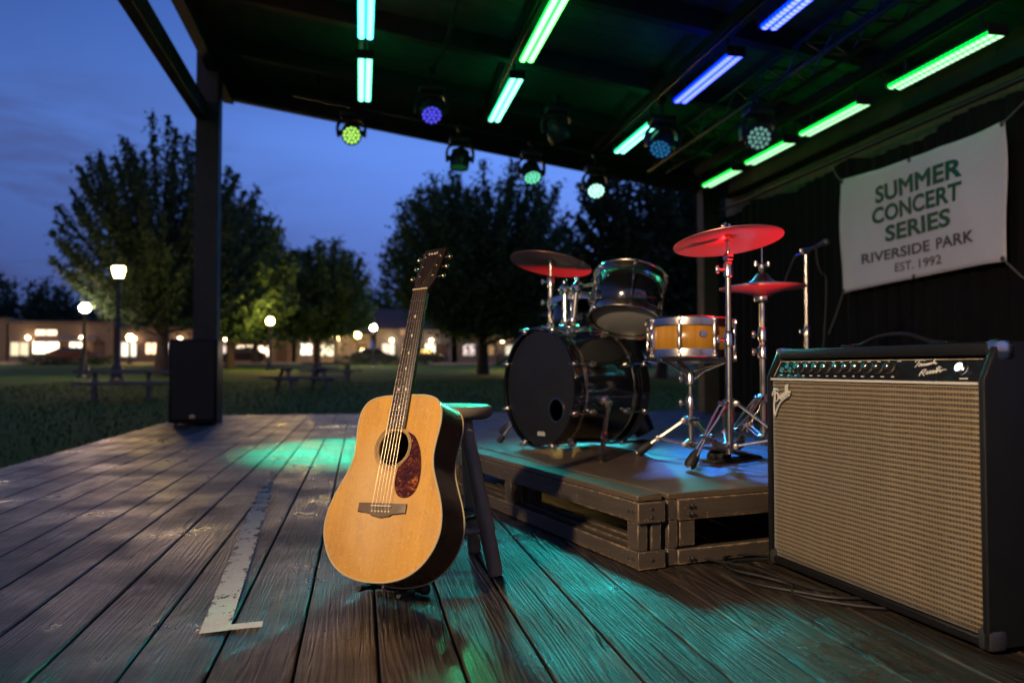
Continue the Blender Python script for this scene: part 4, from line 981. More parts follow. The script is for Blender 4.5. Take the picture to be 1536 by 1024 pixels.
# snare stand
pS = V((1.385, 3.215, RZ)); zs = 0.718 - 0.085 - RZ
ss = thing('snare_stand', 'chrome basket stand with splayed legs under the wooden snare drum', 'drum stand', pS)
b = MB(); b.cyl((0, 0, 0.05), (0, 0, 0.24), 0.012, n=14); b.cyl((0, 0, 0.22), (0, 0, zs-0.055), 0.0095, n=14); joint(b, 0.235, 0.018); joint(b, zs-0.075, 0.020); b.build('pole', M_CHROME, ss)
for a in (rad(205), rad(325), rad(85)):
    u = V((math.cos(a), math.sin(a), 0)); b = MB(); b.tube([u*0.012 + V((0, 0, zs-0.085)), u*0.06+V((0, 0, zs-0.045)), u*0.15+V((0, 0, zs-0.008)), u*0.184+V((0, 0, zs-0.002)), u*0.189+V((0, 0, zs+0.016))], 0.006, 8)
    b.tube([u*0.012+V((0, 0, zs-0.045)), u*0.10+V((0, 0, zs-0.020)), u*0.15+V((0, 0, zs-0.008))], 0.0045, 8); b.tube([u*0.176+V((0, 0, zs)), u*0.192+V((0, 0, zs+0.008))], 0.010, 8); b.build('basket_arm', M_CHROME, ss)
tripod(ss, [(-0.205, 0.10, 0), (0.20, 0.14, 0), (0.05, -0.22, 0)], 0.155, 0.055, dbl=False, r=0.0085)
# microphone stand behind the kit
pM = V((2.635, 4.385, RZ)); ms = thing('microphone_stand', 'slim microphone stand before the black drape right of the hi-hat', 'microphone stand', pM)
b = MB(); b.lathe([(0, 0), (0.13, 0), (0.13, 0.012), (0.03, 0.022), (0.014, 0.03)], 24); b.build('base', M_STEEL, ms)
b = MB(); b.cyl((0, 0, 0.02), (0, 0, 0.60), 0.0145, n=12); b.cyl((0, 0, 0.58), (0, 0, 1.06), 0.0110, n=12); joint(b, 0.60, 0.02); b.build('pole', M_CHROME, ms)
b = MB(); b.lathe([(0, -0.03), (0.02, -0.028), (0.022, 0.02), (0, 0.026)], 12, frame((0, 0, 1.08), (1, 0, 0.2))); b.cyl((-0.07, 0, 1.045), (0.05, 0, 1.098), 0.009, n=8); b.build('boom_clamp', M_CHROME, ms)
mi_ = thing('microphone', 'dark stage microphone held at the top of the slim stand by the drape', 'microphone', pM + V((0.055, 0, 1.100)))
b = MB(); b.tube([(-0.03, 0, -0.010), (0.06, 0, 0.030)], [0.010, 0.016], 12); b.build('handle', M_STEEL, mi_)
b = MB(); b.sphere((0.078, 0, 0.038), 0.024, 14); b.build('grille_ball', mat('mic_mesh', (0.10, 0.11, 0.10), 0.45, 0.6, 0.3, 60, 0.1, 0.8, 300), mi_)
for pts, lab in (([(-0.07, 0, 1.05), (-0.11, -0.01, 0.98), (-0.15, -0.02, 0.90), (-0.16, -0.02, 0.86)], 'short cable end hanging left of the microphone stand head'), ([(0.06, -0.01, 1.12), (0.06, -0.02, 1.02), (0.085, -0.02, 0.95), (0.12, -0.02, 0.90), (0.10, -0.02, 0.55), (0.06, 0.0, 0.10), (0.2, 0.0, 0.012)], 'microphone cable drooping down the right of the slim stand')):
    b = MB(); b.tube([pM + V(q) for q in catmull(pts, 5)], 0.0065, 6); tag(b.build('microphone_cable', M_RUBBER), lab, 'cable', 'microphone cables')
# red floor light hidden behind the amplifier, aimed up at the cymbals
pf = V((1.90, 2.50, RZ)); fl = thing('floor_uplight', 'small red uplight on the riser behind the guitar amplifier', 'stage light', pf)
axu = (V((1.50, 2.92, 1.06)) - (pf+V((0, 0, 0.1)))).normalized(); m = frame((0, 0, 0.10), axu)
b = MB(); b.lathe([(0, -0.07), (0.05, -0.065), (0.06, -0.02), (0.062, 0.07), (0.055, 0.07), (0.05, 0.045), (0, 0.045)], 20, m); b.build('can', M_STEEL, fl)
b = MB(); b.lathe([(0, 0.048), (0.048, 0.047)], 20, m); b.build('lens', emitmat('red_led_face', (1.0, 0.03, 0.05), 3.0), fl)
b = MB(); b.box((0, 0, 0.006), (0.14, 0.10, 0.012), bev=0.003); b.box((0.066, 0, 0.055), (0.006, 0.03, 0.1)); b.box((-0.066, 0, 0.055), (0.006, 0.03, 0.1)); b.build('bracket', M_STEEL, fl)
pf2 = V((1.42, 3.95, RZ)); fl2 = thing('floor_uplight', 'red uplight hidden behind the bass drum under the left crash cymbal', 'stage light', pf2)
ax2 = (V((1.03, 4.25, 1.17)) - (pf2+V((0, 0, 0.1)))).normalized(); m2 = frame((0, 0, 0.10), ax2)
b = MB(); b.lathe([(0, -0.07), (0.05, -0.065), (0.06, -0.02), (0.062, 0.07), (0.055, 0.07), (0.05, 0.045), (0, 0.045)], 20, m2); b.box((0, 0, 0.006), (0.14, 0.10, 0.012), bev=0.003); b.build('can', M_STEEL, fl2)
b = MB(); b.lathe([(0, 0.048), (0.048, 0.047)], 20, m2); b.build('lens', emitmat('red_led_face_dim', (1.0, 0.03, 0.05), 3.0), fl2)
beam(None, ax2, (1.0, 0.03, 0.05), 48, 66, 0.7, fl2, 0.04).location = V((0, 0, 0.10)) + ax2*0.085
beam(None, axu, (1.0, 0.03, 0.05), 60, 44, 0.6, fl, 0.04, off=0.18).location = V((0, 0, 0.10)) + axu*0.085

# ================================================================== GUITAR AMPLIFIER
AL, AR = V((1.231, 2.282, 0)), V((1.291, 1.470, 0)); ad = (AR-AL).normalized(); AW = (AR-AL).length; AH = 0.658; AD = 0.30
am = Matrix((ad, V((0, 0, 1)).cross(ad), V((0, 0, 1)))).transposed().to_4x4(); am.translation = AL   # local x along the front, local y into the cabinet
amp = thing('guitar_amplifier', 'large black combo guitar amplifier with tan woven grille and black control panel', 'amplifier', m=am)
zb, zk, zp = 0.012, 0.575, 0.63
# cabinet: shell with the front opening recessed
b = MB()
prof = [(0.0, zb), (0.0, zk), (0.034, AH-0.012), (0.046, AH), (AD, AH), (AD, zb)]   # (y, z) side outline
def side(x0, x1):
    m = Matrix(((0, 0, 1, 0), (1, 0, 0, 0), (0, 1, 0, 0), (0, 0, 0, 1))); b.prism(prof, x0, x1, m, bev=0.007)
side(0.0, 0.020); side(AW-0.020, AW)
b.box((AW/2, AD/2+0.022, AH-0.0105), (AW-0.041, AD-0.05, 0.019), bev=0.003); b.box((AW/2, 0.040, AH-0.017), (AW-0.041, 0.020, 0.030), bev=0.008, seg=2)
b.box((AW/2, AD/2, zb+0.011), (AW-0.041, AD-0.004, 0.022), bev=0.004); b.box((AW/2, AD-0.012, (zb+AH)/2), (AW-0.041, 0.02, AH-zb-0.05))
b.build('cabinet', M_TOLEX, amp)
b = MB(); nx_, nz_ = 24, 16; x0, x1, z0, z1 = 0.022, AW-0.022, zb+0.024, zk-0.012
gvv = [[b.bm.verts.new((x0+(x1-x0)*i/nx_, 0.010 + 0.0012*math.sin(i*0.7)*math.sin(j*0.6), z0+(z1-z0)*j/nz_)) for j in range(nz_+1)] for i in range(nx_+1)]
for i in range(nx_):
    for j in range(nz_): b.bm.faces.new((gvv[i][j], gvv[i][j+1], gvv[i+1][j+1], gvv[i+1][j]))
gr = b.build('grille_cloth', grille_mat(), amp, ang=180); md = gr.modifiers.new('board', 'SOLIDIFY'); md.thickness = 0.012; md.offset = -1
b = MB(); b.bar((0.021, 0.006, zk-0.008), (AW-0.021, 0.006, zk-0.008), 0.006, 0.006); b.build('trim_strip', M_WHITEINK, amp)
# control panel leaning back
pa, pb = V((0, 0.006, zk-0.003)), V((0, 0.034, AH-0.034)); pdv = (pb-pa); ph = pdv.length
pm = Matrix((V((1, 0, 0)), pdv.normalized(), V((1, 0, 0)).cross(pdv.normalized()))).transposed().to_4x4(); pm.translation = V((0.021, pa.y, pa.z)); PW = AW-0.042
b = MB(); b.box((PW/2, ph/2, -0.004), (PW, ph, 0.006), bev=0.001, m=pm); panel = b.build('control_panel', mat('black_panel_enamel', (0.010, 0.010, 0.011), 0.25, 0, 0.2, 10), amp)
b = MB()
for (xa, ya, xb, yb) in ((0.012, ph-0.005, PW-0.012, ph-0.005), (0.012, 0.004, 0.012, ph-0.005)): b.box(((xa+xb)/2, (ya+yb)/2, 0.0002), (max(abs(xb-xa), 0.0016), max(abs(yb-ya), 0.0016), 0.0016), m=pm)
b.build('panel_line', M_CREAM, panel)
for i in range(10):
    b = MB(); kx = PW*(0.175+0.0505*i + (0.012 if i > 3 else 0)); m = pm @ Matrix.Translation((kx, ph*0.50, 0))
    b.lathe([(0.0165, 0.0), (0.0165, 0.003), (0.0125, 0.006), (0.0115, 0.018), (0.009, 0.020), (0, 0.020)], 20, m); kn = b.build('knob', M_RUBBER, amp)
    b = MB(); b.lathe([(0, 0.0212), (0.0075, 0.0210), (0.0085, 0.0200)], 14, m); b.box((0, 0.010, 0.0125), (0.0015, 0.004, 0.012), m=m); b.build('knob_cap', M_CHROME, kn)
for i in range(4):
    b = MB(); m = pm @ Matrix.Translation((PW*(0.055+0.026*i), ph*(0.60 if i % 2 else 0.42), 0)); b.lathe([(0.003, 0.003), (0.003, 0.006), (0.008, 0.006), (0.009, 0)], 12, m); b.build('input_jack', M_CHROME, amp)
random.seed(6)
for i in range(14):
    kx = PW*(0.06 + 0.65*i/14)
    for q, hh2 in ((0.86, 0.0025), (0.13, 0.0028)): b = MB(); b.box((kx, ph*q, 0.0), (random.uniform(0.006, 0.014), hh2, 0.001), m=pm); b.build('panel_print', M_WHITEINK, panel)
b = MB(); b.box((PW*0.945, ph*0.10, 0.0), (0.022, 0.003, 0.001), m=pm); b.build('panel_print', M_WHITEINK, panel)
b = MB(); sc = PW
sm = pm @ Matrix.Translation((PW*0.735, ph*0.5, 0.001)) @ Matrix.Rotation(rad(2), 4, 'Z')
T1 = [[(0.0, 0.018), (0.008, 0.023), (0.030, 0.021)], [(0.014, 0.021), (0.010, 0.010), (0.006, 0.004)], [(0.019, 0.014), (0.018, 0.006), (0.024, 0.013), (0.026, 0.006), (0.032, 0.013), (0.033, 0.007), (0.040, 0.013), (0.040, 0.007), (0.046, 0.014), (0.046, 0.008), (0.052, 0.015), (0.052, 0.010), (0.060, 0.014)], [(0.060, 0.024), (0.057, 0.012), (0.063, 0.016), (0.065, 0.010), (0.070, 0.013)]]
T2 = [[(0.030, -0.020), (0.034, -0.006), (0.044, -0.003), (0.040, -0.011), (0.034, -0.011), (0.046, -0.020)], [(0.046, -0.015), (0.052, -0.008), (0.053, -0.016), (0.060, -0.007), (0.061, -0.015), (0.068, -0.006), (0.069, -0.014), (0.077, -0.005), (0.078, -0.013), (0.086, -0.004), (0.088, -0.011), (0.096, -0.005), (0.104, -0.006)], [(0.080, 0.004), (0.079, -0.010)], [(0.073, -0.001), (0.088, 0.001)]]
script_strokes(b, T1 + T2, sm, 0.0015); b.build('panel_script', M_WHITEINK, panel)
b = MB(); m = pm @ Matrix.Translation((PW*0.925, ph*0.5, 0)); b.lathe([(0.014, 0), (0.014, 0.008), (0.010, 0.011), (0.010, 0.004)], 18, m); b.build('lamp_bezel', M_CHROME, amp)
b = MB(); b.lathe([(0.0105, 0.006), (0.008, 0.013), (0.0, 0.016)], 14, m); b.build('jewel_lamp', emitmat('jewel_white', (0.72, 0.80, 1.0), 6.0), amp)
b = MB(); m = Matrix.Translation((0, 0.0, 0)) @ Matrix(((1, 0, 0, 0.062), (0, 0, -1, 0.0020), (0, 1, 0, zk-0.088), (0, 0, 0, 1)))
LG = [[(-0.030, 0.030), (-0.022, 0.046), (-0.008, 0.049), (0.002, 0.046)], [(-0.016, 0.046), (-0.018, 0.020), (-0.022, -0.004), (-0.018, -0.030), (-0.008, -0.012), (0.010, 0.010), (0.030, 0.022), (0.056, 0.034)], [(-0.008, 0.040), (0.002, 0.030), (-0.004, 0.016), (-0.014, 0.014)], [(0.006, 0.022), (0.012, 0.032), (0.013, 0.020), (0.021, 0.036), (0.022, 0.024), (0.031, 0.040), (0.031, 0.028), (0.036, 0.030)], [(0.040, 0.064), (0.037, 0.036), (0.043, 0.034)], [(0.048, 0.066), (0.046, 0.038), (0.052, 0.044), (0.058, 0.040), (0.060, 0.046)]]
script_strokes(b, LG, m, 0.0031); b.build('grille_script', M_WHITEINK, amp)
b = MB(); b.tube(catmull([(AW*0.30, 0.12, AH+0.004), (AW*0.34, 0.12, AH+0.006), (AW*0.42, 0.12, AH+0.024), (AW*0.50, 0.12, AH+0.031), (AW*0.58, 0.12, AH+0.026), (AW*0.66, 0.12, AH+0.008), (AW*0.71, 0.12, AH+0.004)], 5), 0.006, 8)
for x in (0.30, 0.71): b.box((AW*x, 0.12, AH+0.004), (0.055, 0.035, 0.007), bev=0.002)
b.build('handle', M_TOLEX, amp)
for x, s in ((0.0, 1), (AW, -1)):
    for z in (zb, AH):
        b = MB(); zz = z + (0.018 if z < 0.3 else -0.020); yy = 0.006 if z < 0.3 else 0.040
        b.box((x+s*0.016, yy+0.018, zz), (0.038, 0.048, 0.046), bev=0.010, seg=2); b.build('corner_guard', M_CHROME if z > 0.3 else M_STEEL, amp)
for x in (0.06, AW-0.06):
    for y in (0.05, AD-0.05):
        b = MB(); b.cyl((x, y, 0), (x, y, zb+0.002), 0.020, 0.017, 14); b.build('rubber_foot', M_RUBBER, amp)
# coiled lead on top of the amplifier's far corner and leads on the floor
b = MB(); random.seed(12)
pts = []
for i in range(90):
    a = i*0.42; pts.append(am @ V((AW+0.035+0.060*math.cos(a), 0.20+0.012*math.sin(i*1.7), AH+0.058+0.045*math.sin(a))))
b.tube(pts, 0.006, 6); tag(b.build('coiled_lead', M_RUBBER), 'coil of dark lead at the right end of the amplifier top', 'cable')
def lead(pts, r, lab):
    b = MB(); b.tube([V((x, y, z)) for x, y, z in catmull(pts, 6)], r, 6); tag(b.build('amplifier_lead', M_RUBBER), lab, 'cable', 'leads on the floor by the amplifier')
lead([(1.35, 2.28, 0.006), (1.22, 2.33, 0.006), (1.10, 2.30, 0.006), (1.055, 2.18, 0.006), (1.08, 2.06, 0.006), (1.15, 1.97, 0.006), (1.22, 1.90, 0.006), (1.34, 1.88, 0.006)], 0.0045, 'black lead looping on the boards in front of the amplifier corner')
lead([(1.33, 2.30, 0.015), (1.20, 2.36, 0.014), (1.11, 2.33, 0.014), (1.07, 2.20, 0.014), (1.12, 2.10, 0.014), (1.16, 2.03, 0.008), (1.13, 1.95, 0.006), (1.19, 1.86, 0.006), (1.27, 1.80, 0.006), (1.36, 1.78, 0.006)], 0.0042, 'thin black lead crossing the looped one and trailing under the amplifier')
lead([(1.02, 2.42, 0.006), (1.06, 2.30, 0.016), (1.12, 2.18, 0.022), (1.15, 2.10, 0.016), (1.20, 2.00, 0.006), (1.24, 1.95, 0.006)], 0.0035, 'short stiff lead pointing from the riser to the amplifier')

# ================================================================== PARK
def gxy(x, y): return V((x, y, gz(y) - 0.02))
def leaf(b, p, s, rnd):
    n = V((rnd.gauss(0, 1), rnd.gauss(0, 1), rnd.gauss(0, 1))).normalized(); x = n.orthogonal().normalized(); a = rnd.random()*6.28
    x = x*math.cos(a) + n.cross(x)*math.sin(a); y = n.cross(x); l = s*rnd.uniform(0.7, 1.3); w = l*0.55
    b.bm.faces.new([b.bm.verts.new(p + x*l), b.bm.verts.new(p + y*w), b.bm.verts.new(p - x*l), b.bm.verts.new(p - y*w)])
def tree(name, label, x, y, H, RX, base, nplume, nleaf, leafm, seed, lift=0.9, lsize=0.11, spread=0.36, tr=0.26, group='trees in the park', fan=1.0, cb=0.0):
    """trunk with limbs fanning up into feathery plumes of leaves. base: height where the crown begins"""
    rnd = random.Random(seed); t = thing(name, label, 'tree', gxy(x, y), group=group)
    b = MB(); lean = rnd.uniform(-0.02, 0.02)*H
    trunk = [(0, 0, -0.1), (lean*0.2, 0, base*0.5), (lean*0.4, 0.05, base), (lean*0.7, 0.05, H*0.5), (lean, 0, H*0.78)]
    b.tube(trunk, [tr*1.35, tr, tr*0.85, tr*0.45, tr*0.12], 9)
    plumes = []
    for i in range(nplume):
        az = 2*PI*(i*0.618 + rnd.uniform(-0.04, 0.04)); q = (i+0.5)/nplume
        el = math.asin(max(-1, min(1, -0.30*fan + 1.28*q**0.85)))        # low to high over the crown
        cz = base + (H-base)*0.40; rz = (H-base)*0.60
        k = rnd.uniform(0.84, 1.08)
        rxy = RX*(math.cos(el)**0.8 if math.cos(el) > 0 else 0)*k
        e = V((rxy*math.cos(az), rxy*math.sin(az), cz + rz*math.sin(el)*k - cb*rxy))
        s0 = V((lean*0.5, 0, base*0.75 + (e.z-base*0.75)*rnd.uniform(0.10, 0.38)*lift)); s0.z = max(base*0.7, min(s0.z, H*0.7))
        mid = s0*0.5 + e*0.5 + V((0, 0, -0.05*H*(0.6 if el < 0.5 else 0.2))) + V((math.cos(az), math.sin(az), 0))*RX*0.06
        plumes.append((s0, mid, e))
    for i, (s0, mid, e) in enumerate(plumes):
        L_ = (e-s0).length
        if i % 2 == 0: b.tube([s0, mid, s0*0.12+e*0.88], [0.05*tr/0.26, 0.03*tr/0.26, 0.008], 5)
    b.build('trunk', M_BARK, t, ang=60)
    b = MB()
    for s0, mid, e in plumes:
        for j in range(nleaf):
            q = 0.22 + 0.80*rnd.random()**0.8; p = s0*(1-q)**2 + mid*2*q*(1-q) + e*q*q
            rr = spread*(0.58 + 1.1*(1-q)**0.7 if q < 1 else 0.45)*abs(rnd.gauss(0, 0.75)); d = V((rnd.gauss(0, 1), rnd.gauss(0, 1), rnd.gauss(0, 1))).normalized()
            leaf(b, p + d*rr, lsize, rnd)
    b.build('crown', leafm, t, smooth=False, recalc=False); return t
tree('shade_tree', 'tall tree with fan of upswept branches behind the canopy post', -7.75, 34.0, 10.0, 3.75, 1.7, 96, 500, M_LEAF1, 11, lsize=0.092, spread=0.32, tr=0.27)
tree('shade_tree', 'broad rounded dark tree in the middle beyond the guitar neck', 6.05, 39.6, 10.1, 5.0, 1.5, 150, 520, M_LEAF2, 12, lsize=0.110, spread=0.58, tr=0.27)
tree('shade_tree', 'round tree lit yellow from below left of the guitar', -3.15, 61.5, 9.4, 4.2, 1.9, 90, 330, M_LEAF2, 13, lsize=0.16, spread=0.75, tr=0.24)
tree('shade_tree', 'tree just right of the canopy post behind the yellow lamp', -7.9, 52.0, 10.4, 4.0, 1.9, 90, 330, M_LEAF2, 14, lsize=0.15, spread=0.7, tr=0.24)
tree('conifer', 'dark layered tree behind the drum kit by the right canopy post', 11.3, 29.0, 9.6, 3.6, 0.6, 130, 280, M_LEAF3, 15, lift=1.0, lsize=0.13, spread=0.42, tr=0.22, fan=1.2, cb=0.12)
tree('conifer', 'taller dark tree mostly hidden by the curtain edge behind the cymbals', 15.2, 31.0, 10.5, 3.6, 0.6, 110, 260, M_LEAF3, 16, lsize=0.14, spread=0.5, tr=0.22, fan=1.2)
tree('shade_tree', 'small tree between the post tree and the round tree', -9.2, 74.0, 7.6, 4.0, 1.8, 60, 120, M_LEAF2, 17, lsize=0.19, spread=0.8, tr=0.2)
tree('shade_tree', 'distant tree in the gap left of the guitar headstock', 4.2, 96.0, 9.6, 5.2, 1.6, 60, 120, M_LEAF2, 18, lsize=0.24, spread=1.0, tr=0.2)
tree('shade_tree', 'distant tree between the big middle tree and the cymbal', 22.0, 72.0, 9.0, 5.0, 1.6, 70, 120, M_LEAF2, 19, lsize=0.20, spread=0.9, tr=0.22)
for i, (x, y, h, r, lab) in enumerate(((-50, 104, 9.5, 7, 'dark far tree at the left edge beyond the shops'), (-41, 106, 10.5, 6.5, 'far tree above the shop roofs left of the near lamp'), (-33, 104, 9.0, 6.5, 'far dark tree behind the shops under the tall lamp'), (-25, 108, 9.0, 6, 'far tree behind the big feathery tree'), (-16, 106, 8.2, 6, 'far tree behind the loudspeaker post'), (16, 104, 8.0, 6, 'far tree to the right of the middle tree trunk'))):
    tree('shade_tree', lab, x, y, h, r, 1.4, 60, 110, M_LEAF3, 30+i, lsize=0.28, spread=1.1, tr=0.25)
# hedges in front of the shops
def hedge(x0, x1, y, h, seed, lab):
    rnd = random.Random(seed); t = thing('hedge', lab, 'hedge', gxy((x0+x1)/2, y), group='clipped hedges by the street'); b = MB(); w = (x1-x0)/2
    for i in range(int(900*w/5)):
        leaf(b, V((rnd.uniform(-w, w), rnd.uniform(-0.5, 0.5), rnd.uniform(0.02, h)*(0.9+0.1*math.sin(rnd.random()*6)))), 0.14, rnd)
    b.build('foliage', M_LEAF3, t, smooth=False, recalc=False)
    for i in range(7): xx = -w*0.9+1.8*w*i/6; b = MB(); b.tube([(xx, 0, -0.05), (xx+0.05, 0, h*0.7)], [0.04, 0.02], 6); b.build('stem', M_BARK, t)
hedge(-41, -29.5, 71, 0.95, 1, 'low dark hedge at the left edge in front of the shops')
hedge(-27, -19.5, 71, 0.8, 2, 'short dark hedge right of the near street lamp')
hedge(-2, 6, 71.5, 0.9, 3, 'low hedge behind the guitar neck')
hedge(12, 26, 71, 1.0, 4, 'low hedge beside the bass drum')

# street lamps
LG_ = 'globe lamps in the park'
def lamp(x, y, zt, r, lab, warm, st, name='street_lamp', lantern=False):
    r *= (0.85 if lantern else 0.64); st *= 62
    z0 = gz(y) - 0.02; t = thing(name, lab, 'street lamp', (x, y, z0), group=LG_); h = zt - z0
    b = MB(); b.lathe([(0, 0), (0.26, 0), (0.27, 0.06), (0.19, 0.14), (0.17, 0.48), (0.12, 0.56), (0.085, 0.66), (0.075, h*0.5), (0.06, h-r-0.16), (0.09, h-r-0.13), (0.06, h-r-0.08), (0.12, h-r*0.92), (0.10, h-r*0.85), (0, h-r*0.85)], 14); b.build('lamp_post', M_LAMPIRON, t)
    b = MB()
    if lantern: b.lathe([(0, h-r), (r*0.55, h-r*0.95), (r*0.95, h+r*0.55), (r*0.8, h+r*0.75), (0, h+r*0.8)], 20)
    else: b.sphere((0, 0, h), r, 32)
    b.build('globe', emitmat('lamp_glow', warm, st), t)
    b = MB(); zz = h + (r*0.78 if lantern else r*0.93)
    b.lathe([(0, 0.14), (0.03, 0.12), (r*(1.05 if lantern else 0.4), 0.0), (0, -0.01)], 12, Matrix.Translation((0, 0, zz))); b.build('lamp_cap', M_LAMPIRON, t); return t
W1 = (1.0, 0.72, 0.42); W2 = (1.0, 0.60, 0.15); W3 = (1.0, 0.82, 0.58)
lamp(-10.18, 32.5, 2.86, 0.27, 'brightest globe lamp at the left, left of the tall lamp', (1.0, 0.66, 0.54), 3.4)
lamp(-7.74, 27.9, 3.73, 0.24, 'tallest street lamp with a yellow lantern beside the feathery tree', W2, 2.6, lantern=True)
lamp(-30.4, 70.5, 3.75, 0.46, 'lamp by the hedge in front of the shops at the far left', W1, 3)
lamp(-18.2, 69.0, 3.05, 0.36, 'small yellow lamp between the tall lamp post and the feathery tree trunk', W2, 4)
lamp(-5.1, 47.8, 3.30, 0.29, 'yellow globe lamp on the lawn midway between loudspeaker and guitar', W2, 12)
lamp(1.05, 66.0, 3.90, 0.36, 'white globe lamp close to the left of the guitar neck', W3, 5)
lamp(-2.2, 76.0, 3.40, 0.34, 'distant warm lamp behind the lawn tree trunk', W2, 3)
lamp(-0.25, 77.5, 3.75, 0.40, 'distant amber lamp between lawn tree and white globe lamp', W2, 3)
lamp(9.6, 45.5, 3.25, 0.30, 'lamp under the big middle tree casting yellow light on its leaves', W2, 9)
lamp(13.5, 52.0, 3.4, 0.30, 'lamp behind the bass drum lighting low leaves yellow', W2, 9)

# picnic tables
def picnic(x, y, rz, sc, lab):
    t = thing('picnic_table', lab, 'picnic table', gxy(x, y), rz=rz, group='picnic tables on the lawn'); k = sc
    b = MB()
    for i in range(5): b.box((0, (-0.30+0.15*i)*k, 0.73*k), (2.2*k, 0.14*k, 0.075*k), bev=0.004)
    b.build('tabletop', M_TABLE, t)
    for s in (-1, 1):
        b = MB()
        for q in (-0.075, 0.075): b.box((0, (s*0.72+q)*k, 0.43*k), (2.2*k, 0.14*k, 0.075*k), bev=0.004)
        b.build('bench_seat', M_TABLE, t)
    for xx in (-0.62, 0.62):
        for s in (-1, 1):
            b = MB(); b.bar((xx*k, s*0.55*k, 0.0), (xx*k, s*0.16*k, 0.71*k), 0.05*k, 0.10*k, up=(1, 0, 0)); b.build('leg', M_TABLE, t)
        b = MB(); b.box((xx*k+0.052*k, 0, 0.37*k), (0.045*k, 1.6*k, 0.10*k)); b.box((xx*k+0.052*k, 0, 0.67*k), (0.045*k, 0.7*k, 0.09*k)); b.build('crossbeam', M_TABLE, t)
    return t
picnic(-4.62, 17.0, rad(14), 0.77, 'dark picnic table with benches on the lawn left of the loudspeaker')
picnic(-1.40, 20.6, rad(32), 0.78, 'low picnic table on the lawn between loudspeaker and guitar')
picnic(-0.95, 27.5, rad(-8), 0.85, 'farther picnic table just behind the low one on the lawn')

# shops and houses beyond the street
def building(name, x0, x1, y, z1, wallc, lab, wins, lit, roof='flat', awn=None, seed=0, dep=9):
    rnd = random.Random(seed); w = x1-x0; z0 = gz(y)-0.05; h = z1-z0
    t = thing(name, lab, 'building', ((x0+x1)/2, y, z0), group='buildings across the street')
    wallc = tuple(c*0.48 for c in wallc)
    wm = mat('stucco_' + str(seed), wallc, 0.85, 0, 0.2, 0.6)
    b = MB(); b.box((0, dep/2, h/2), (w, dep, h)); b.build('wall', wm, t)
    if roof == 'flat':
        b = MB(); b.box((0, dep/2, h+0.10), (w+0.4, dep+0.4, 0.28), bev=0.03); b.build('roof', mat('parapet_' + str(seed), tuple(c*0.6 for c in wallc), 0.8), t)
    else:
        b = MB(); m = Matrix(((0, 0, 1, -w/2-0.3), (1, 0, 0, dep/2), (0, 1, 0, h), (0, 0, 0, 1))); b.prism([(-dep/2-0.5, -0.05), (dep/2+0.5, -0.05), (0, 2.3)], 0, w+0.6, m); b.build('roof', mat('shingles_' + str(seed), (0.07, 0.06, 0.06), 0.85), t)
    fm = mat('frame_' + str(seed), (0.16, 0.13, 0.11), 0.6)
    for (cx, cz, ww, wh, k) in wins:
        fr = MB(); 
        for dx, dz, sx, sz in ((0, wh/2+0.05, ww+0.2, 0.1), (0, -wh/2-0.05, ww+0.2, 0.1), (-ww/2-0.05, 0, 0.1, wh), (ww/2+0.05, 0, 0.1, wh), (0, 0, 0.07, wh)): fr.box((cx+dx, -0.05, cz+dz), (sx, 0.1, sz))
        wn = fr.build('window', fm, t)
        pn = MB(); pn.box((cx, -0.012, cz), (ww, 0.02, wh)); col, st = lit[k]
        pn.build('pane', emitmat('lit_pane', tuple(c*rnd.uniform(0.85, 1.1) for c in col), st*rnd.uniform(0.35, 1.0)) if st > 0 else mat('dark_pane', (0.02, 0.022, 0.03), 0.1), wn)
    if awn:
        for (cx, cz, ww, c) in awn:
            b = MB(); m = Matrix(((0, 0, 1, cx-ww/2), (1, 0, 0, 0), (0, 1, 0, cz), (0, 0, 0, 1))); b.prism([(0, 0), (-1.0, -0.55), (-1.0, -0.70), (0, -0.08)], 0, ww, m); b.build('awning', mat('awning_canvas', c, 0.8), t)
    for xx in ((-w*0.30, w*0.22) if z1 > 4.05 else (w*0.05,)):
        b = MB(); b.box((xx, -0.06, 2.35), (0.12, 0.12, 0.3)); b.box((xx, -0.2, 2.5), (0.05, 0.3, 0.05)); wl = b.build('wall_lantern', fm, t)
        b = MB(); b.sphere((xx, -0.42, 2.42), 0.17, 12); b.build('bulb', emitmat('wall_bulb', (1.0, 0.66, 0.36), 26), wl)
    b = MB(); b.box((w*0.38, -0.04, 1.05), (0.95, 0.08, 2.1)); b.build('door', mat('shop_door_' + str(seed), (0.09, 0.05, 0.035), 0.5), t)
    return t
WARM = ((1.0, 0.66, 0.36), 3.2); HOT = ((1.0, 0.80, 0.55), 7.0); PALE = ((1.0, 0.82, 0.66), 2.4); DIM = ((1.0, 0.6, 0.3), 0.5); OFF = ((0, 0, 0), 0)
LIT = [WARM, HOT, PALE, DIM, OFF]
building('shop_building', -47, -31.8, 80.5, 5.0, (0.46, 0.33, 0.22), 'tan flat-roofed shop with lit windows at the far left', [(-6, 1.6, 1.6, 1.4, 0), (-3.4, 1.5, 1.2, 1.2, 1), (-0.6, 1.9, 1.6, 1.5, 1), (2.2, 1.5, 2.0, 1.3, 0), (4.4, 2.6, 1.4, 0.7, 2)], LIT, awn=[(-0.6, 3.0, 4.0, (0.35, 0.22, 0.12))], seed=1)
building('shop_building', -31.5, -22.8, 80.2, 4.7, (0.50, 0.36, 0.25), 'tan shop with bright windows behind the brightest globe lamp', [(-3.4, 1.4, 1.5, 1.2, 2), (-1.2, 1.6, 2.2, 1.2, 1), (1.4, 1.5, 1.2, 1.3, 1), (-1.2, 2.9, 1.8, 0.5, 0)], LIT, awn=[(0.6, 2.7, 5.0, (0.32, 0.24, 0.16))], seed=2)
